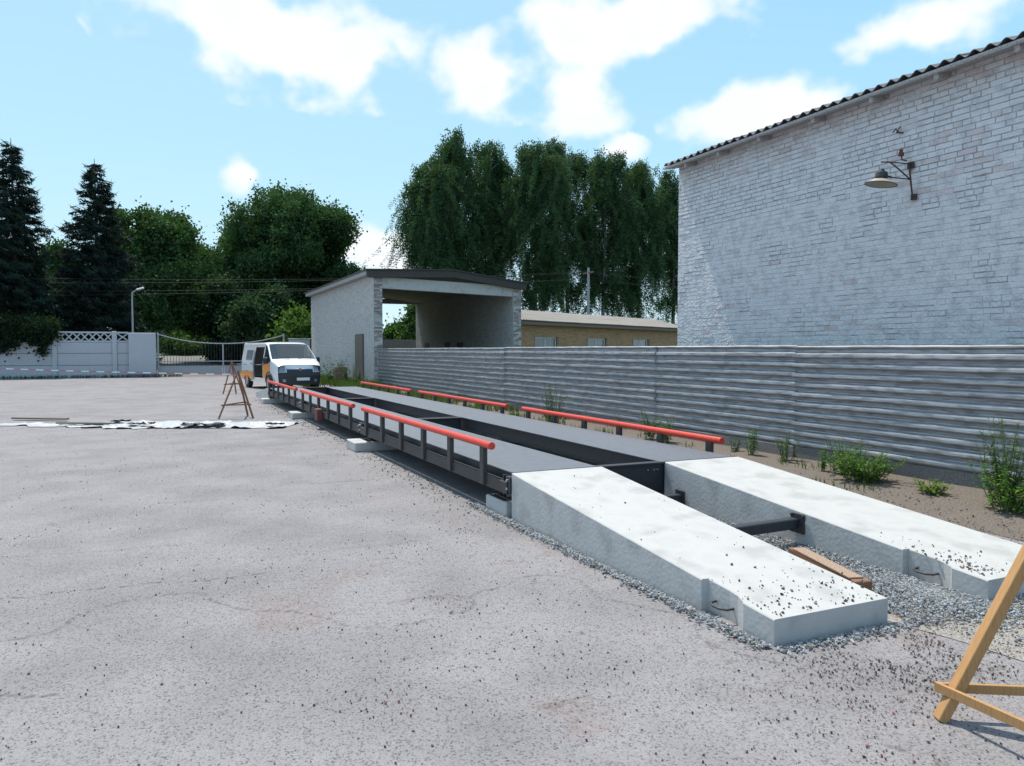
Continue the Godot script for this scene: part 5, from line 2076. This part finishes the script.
# ------------------------------------------------------------------ weeds along the fence
func weed(label: String, b: Vector3, h: float, spread: float, stems: int, leaf: float, seed_: int, c: Color, called := "weed") -> void:
	var r := RandomNumberGenerator.new()
	r.seed = seed_
	var t := thing(called, label, "weed", b, "weeds along the metal fence")
	var st := MB.new()
	var lf := MB.new()
	for s in stems:
		var a := r.randf() * TAU
		var o := b + Vector3(cos(a), 0, sin(a)) * spread * 0.35 * r.randf()
		var hh := h * r.randf_range(0.6, 1.0)
		var e := o + Vector3(cos(a) * spread * r.randf_range(0.1, 0.6), hh, sin(a) * spread * r.randf_range(0.1, 0.6))
		var mid := o.lerp(e, 0.5) + Vector3(r.randfn(0, 0.02), 0.04, r.randfn(0, 0.02))
		st.tube([o, mid, e], [0.004 + 0.002 * h, 0.004, 0.0015], 5, false)
		var n := int(hh / (leaf * 0.30)) + 3
		for k in n:
			var q := r.randf_range(0.08, 1.0)
			var p := o.lerp(mid, q * 2.0) if q < 0.5 else mid.lerp(e, q * 2.0 - 1.0)
			for w in 2:
				var aa := r.randf() * TAU
				var d := Vector3(cos(aa), r.randf_range(-0.2, 0.7), sin(aa)).normalized()
				var sd := d.cross(Vector3.UP).normalized()
				var nn := sd.cross(d).normalized()
				var l := leaf * r.randf_range(0.5, 1.2) * lerpf(1.15, 0.55, q)
				var wd := l * r.randf_range(0.28, 0.42)
				lf.col = tint(r, c, 0.3)
				var tip := p + d * l - Vector3(0, l * 0.25, 0)
				var m1 := p + d * l * 0.5 + sd * wd * 0.5
				var m2 := p + d * l * 0.5 - sd * wd * 0.5
				var mc := p + d * l * 0.5 - nn * wd * 0.12
				lf.tri(p, m1, mc, nn); lf.tri(p, mc, m2, nn)
				lf.tri(mc, m1, tip, nn); lf.tri(mc, tip, m2, nn)
	part(t, "stems", st, M.stem, b)
	var lv := part(t, "leaves", lf, M.weed, b)
	lv.mesh = lf.mesh(b, true)

func on_fence(u: float, x: float) -> Vector3:
	return Vector3(x, 0.03, -x / tan(rel(u)))

func weeds() -> void:
	var g := Color(0.10, 0.19, 0.035)
	var g2 := Color(0.085, 0.14, 0.05)
	weed("upright leafy weed at the fence foot beside the last red rail post", on_fence(753, 8.1), 0.5, 0.16, 7, 0.08, 1, g)
	weed("loose dry-topped weed between upright weed and the bushy clump", on_fence(787, 8.1), 0.42, 0.3, 12, 0.06, 2, g2)
	weed("thin weed shoot beside the bushy clump", on_fence(825, 7.9), 0.38, 0.12, 5, 0.07, 3, g)
	weed("dense bright green bushy clump at the fence foot", on_fence(868, 7.75), 0.36, 0.62, 60, 0.085, 4, g)
	weed("tall leafy weed leaning on the plinth behind the bushy clump", on_fence(848, 7.95), 0.48, 0.4, 22, 0.08, 5, g)
	weed("small low weed tuft on the bare soil", on_fence(935, 7.75), 0.14, 0.34, 26, 0.075, 6, Color(0.13, 0.19, 0.04))
	weed("tall thistly weed reaching half up the fence, its lower leaves broad", on_fence(1008, 7.9), 0.95, 0.5, 22, 0.09, 7, g2)
	weed("broad-leaved weed in front of the tall thistly weed", on_fence(1012, 7.6), 0.5, 0.5, 24, 0.1, 8, g)
	weed("airy pale weed behind the red rail gap", on_fence(553, 7.3), 0.98, 0.5, 22, 0.055, 9, Color(0.11, 0.15, 0.07))
	weed("green weed behind the near red rail, by a post", on_fence(652, 7.9), 0.55, 0.3, 14, 0.08, 10, g)
	weed("lower weed next to the post weed behind the near red rail", on_fence(668, 7.9), 0.48, 0.28, 12, 0.08, 11, g)
	weed("short weed poking out beyond the near red rail's end", on_fence(735, 8.1), 0.22, 0.2, 8, 0.06, 12, g2)
	weed("leafy shrub beside the wooden box at the gatehouse wall", Vector3(7.35, 0, -36.6), 1.5, 1.2, 14, 0.2, 13, Color(0.07, 0.12, 0.035))
	weed("shrub on the far side of the wooden box at the gatehouse wall", Vector3(8.0, 0, -35.0), 1.2, 1.3, 22, 0.16, 14, Color(0.09, 0.15, 0.04))
	weed("ragged weeds in front of the gatehouse wall next to the van", Vector3(7.2, 0, -38.2), 0.8, 1.4, 30, 0.14, 15, Color(0.09, 0.15, 0.045))
	weed("grassy weeds at the corner of fence and gatehouse", Vector3(8.1, 0, -32.0), 0.6, 0.9, 24, 0.12, 16, Color(0.10, 0.16, 0.05))
	# grass
	var r := RandomNumberGenerator.new()
	r.seed = 12
	var mb := MB.new()
	for i in 7:
		var a := TAU * i / 7.0 + 0.3
		var d := Vector3(cos(a), 0, sin(a))
		var s := d.cross(Vector3.UP) * 0.006
		var tip := d * 0.07 * (0.5 + 0.5 * sin(i * 2.1)) + Vector3(0, 0.16 + 0.03 * (i % 3), 0)
		var nn := d.lerp(Vector3.UP, 0.4).normalized()
		mb.tri(s, -s, d * 0.02 + Vector3(0, 0.09, 0) - s * 0.7, nn)
		mb.tri(s, d * 0.02 + Vector3(0, 0.09, 0) - s * 0.7, d * 0.02 + Vector3(0, 0.09, 0) + s * 0.7, nn)
		mb.tri(d * 0.02 + Vector3(0, 0.09, 0) - s * 0.7, tip, d * 0.02 + Vector3(0, 0.09, 0) + s * 0.7, nn)
	var me := mb.mesh(Vector3.ZERO, true)
	var ts := []
	var cs := []
	var fn := FastNoiseLite.new()
	fn.seed = 21
	fn.frequency = 0.5
	for i in 9000:
		var z := -4.0 - 44.0 * pow(r.randf(), 0.8)
		var x := r.randf_range(6.7, 8.42)
		if z < -33.0:
			x = r.randf_range(5.6, 8.2)
		var k := fn.get_noise_2d(x * 1.5, z) + clampf((-z - 8.0) * 0.02, 0.0, 0.4)
		if k < 0.28:
			continue
		var sc := r.randf_range(0.4, 1.2) * (0.6 if z > -11.0 else 1.0 if z > -30.0 else 1.5)
		ts.append(Transform3D(Basis(Vector3.UP, r.randf() * TAU).scaled(Vector3(sc, sc, sc)), Vector3(x, 0.02, z)))
		cs.append(tint(r, Color(0.10, 0.16, 0.045), 0.35))
	var gr := multi(self, "grass", me, M.weed, ts, cs)
	tag(gr, "sparse short grass growing between the scale and the metal fence", "grass", "", "stuff")
	# dark strip of weeds at the foot of the concrete fence
	ts = []
	cs = []
	for i in 900:
		var x := r.randf_range(-16.0, 1.2)
		var z := -50.75 + absf(r.randfn(0, 0.18))
		ts.append(Transform3D(Basis(Vector3.UP, r.randf() * TAU).scaled(Vector3(1, 1, 1) * r.randf_range(0.5, 1.2)), Vector3(x, 0.0, z)))
		cs.append(tint(r, Color(0.05, 0.08, 0.03), 0.3))
	gr = multi(self, "grass_verge", me, M.weed, ts, cs)
	tag(gr, "strip of rough grass along the foot of the concrete fence", "grass", "", "stuff")

# ------------------------------------------------------------------ gravel
func stone(seed_: int) -> ArrayMesh:
	var r := RandomNumberGenerator.new()
	r.seed = seed_
	var d := []
	for p in [Vector3(1, 0, 0), Vector3(-1, 0, 0), Vector3(0, 1, 0), Vector3(0, -1, 0), Vector3(0, 0, 1), Vector3(0, 0, -1)]:
		d.append((p + Vector3(r.randfn(0, 0.2), r.randfn(0, 0.2), r.randfn(0, 0.2))) * r.randf_range(0.75, 1.15) * Vector3(1, 0.72, 0.9))
	var mb := MB.new()
	for a in [0, 1]:
		for b in [2, 3]:
			for c in [4, 5]:
				var m: Vector3 = (d[a] + d[b] + d[c]).normalized() * r.randf_range(0.72, 0.9)
				mb.poly([d[a], d[b], m], m)
				mb.poly([d[b], d[c], m], m)
				mb.poly([d[c], d[a], m], m)
	return mb.mesh()

func strew(called: String, label: String, me: Mesh, pts: Array, lo: float, hi: float, tones: Array, seed_: int) -> void:
	var r := RandomNumberGenerator.new()
	r.seed = seed_
	var ts := []
	var cs := []
	for p in pts:
		var s := lerpf(lo, hi, pow(r.randf(), 2.2))
		ts.append(Transform3D(rand_basis(r, s), p + Vector3(0, s * 0.45, 0)))
		cs.append(tint(r, tones[r.randi() % tones.size()], 0.25))
	var o := multi(self, numbered(called), me, M.gravel, ts, cs)
	tag(o, label, "gravel", "", "stuff")

func loose_stones() -> void:
	var r := RandomNumberGenerator.new()
	r.seed = 808
	var fn := FastNoiseLite.new()
	fn.seed = 61
	fn.frequency = 0.7
	var blue := [Color(0.30, 0.31, 0.33), Color(0.22, 0.235, 0.25), Color(0.38, 0.385, 0.39), Color(0.16, 0.17, 0.18)]
	var dark := [Color(0.10, 0.085, 0.08), Color(0.06, 0.055, 0.055), Color(0.16, 0.13, 0.12), Color(0.22, 0.2, 0.19)]
	# gravel bed between and below the ramps
	var pts := []
	for i in 15000:
		var x := r.randf_range(4.03, 4.78)
		var z := r.randf_range(-6.6, -3.0)
		var e := absf(x - 4.4) / 0.38
		if r.randf() > clampf(0.25 + e * 0.9 + fn.get_noise_2d(x * 2.0, z * 2.0), 0.0, 1.0):
			continue
		pts.append(Vector3(x, 0.012 + r.randf() * 0.012, z))
	for i in 9000:
		var a := r.randf() * TAU
		var k := absf(r.randfn(0, 0.5))
		var p := Vector3(4.62 + cos(a) * k * 0.5, 0.012 + r.randf() * 0.01, -3.42 + sin(a) * k * 0.75)
		if p.x < 4.04 and p.z < -3.15 or p.x > 4.77 and p.z < -3.13:
			continue
		pts.append(p)
	strew("ramp_gravel", "blue-grey crushed gravel between and in front of the near ramps", stone(1), pts, 0.005, 0.015, blue, 1)
	# narrow gravel line along the yard side of the ramp and under the scale edge
	pts = []
	for i in 5200:
		var z := r.randf_range(-7.4, -3.15)
		pts.append(Vector3(3.0 - absf(r.randfn(0, 0.045)) - 0.01, 0.006 + r.randf() * 0.008, z))
	for i in 1100:
		pts.append(Vector3(3.0 - absf(r.randfn(0, 0.18)), 0.004, r.randf_range(-26.0, -6.8)))
	for i in 800:
		pts.append(Vector3(r.randf_range(3.0, 4.1), 0.004, -3.13 + absf(r.randfn(0, 0.05))))
	strew("edge_gravel", "thin line of gravel along the ramp and scale on the yard side", stone(2), pts, 0.006, 0.016, blue, 2)
	# stones lying on the near ramps
	pts = []
	for i in 150:
		var z := -3.18 - absf(r.randfn(0, 0.32))
		var x := r.randf_range(3.05, 3.98)
		pts.append(Vector3(x, lerpf(0.45, 0.15, (z + 6.6) / 3.44) + 0.001, z))
	for i in 45:
		var z := r.randf_range(-6.4, -3.3)
		pts.append(Vector3(r.randf_range(3.05, 3.98), lerpf(0.45, 0.15, (z + 6.6) / 3.44) + 0.001, z))
	for i in 120:
		var z := -3.2 - absf(r.randfn(0, 0.35))
		pts.append(Vector3(4.82 + absf(r.randfn(0, 0.16)), lerpf(0.45, 0.15, (z + 6.6) / 3.46) + 0.001, z))
	strew("ramp_top_stones", "scattered brown stones lying on the low ends of the ramps", stone(3), pts, 0.003, 0.0105, dark, 3)
	# scattered stones over the yard
	pts = []
	for i in 12000:
		var z := -1.6 - 26.0 * pow(r.randf(), 1.7)
		var x := lerpf(-1.3 + z * 0.16, 3.0, r.randf())
		if fn.get_noise_2d(x * 0.8, z * 0.8) + r.randf() * 0.9 < 0.45:
			continue
		pts.append(Vector3(x, 0.002, z))
	strew("yard_stones", "loose dark stones scattered over the asphalt yard", stone(4), pts, 0.0012, 0.0072, dark, 4)
	# crumbs and stones in front of the ramps
	pts = []
	for i in 5000:
		var x := 3.65 + r.randfn(0, 0.55)
		var z := -2.75 + r.randfn(0, 0.38)
		if z < -3.12 and x < 4.05:
			continue
		if fn.get_noise_2d(x * 3.0, z * 3.0) < -0.12:
			continue
		pts.append(Vector3(x, 0.003, z))
	strew("apron_stones", "dense scatter of brown stones in front of the ramps' low ends", stone(5), pts, 0.0016, 0.0075, dark, 5)
	# brick crumbs
	pts = []
	for c in [Vector3(2.55, 0, -2.05), Vector3(2.95, 0, -2.45), Vector3(1.6, 0, -4.6), Vector3(0.9, 0, -3.4), Vector3(2.4, 0, -6.4), Vector3(3.3, 0, -2.5)]:
		for i in 55:
			pts.append(c + Vector3(r.randfn(0, 0.11), 0.003, r.randfn(0, 0.13)))
	strew("brick_crumbs", "small reddish brick crumbs lying in patches on the asphalt", stone(6), pts, 0.002, 0.008, [Color(0.28, 0.12, 0.08), Color(0.22, 0.11, 0.09), Color(0.3, 0.17, 0.12)], 6)
	# litter of stones along the soil strip
	pts = []
	for i in 6500:
		var z := 0.5 - 14.0 * pow(r.randf(), 1.2)
		pts.append(Vector3(r.randf_range(6.2, 8.4), 0.02, z))
	strew("soil_stones", "small stones and crumbs on the bare soil by the fence", stone(7), pts, 0.003, 0.013, dark + [Color(0.3, 0.28, 0.25)], 7)
	pts = []
	for i in 2500:
		pts.append(Vector3(r.randf_range(5.78, 6.7), 0.006, r.randf_range(-9.0, 0.0)))
	strew("verge_stones", "sparse stones between the fence-side ramp and the soil strip", stone(8), pts, 0.003, 0.010, dark, 8)
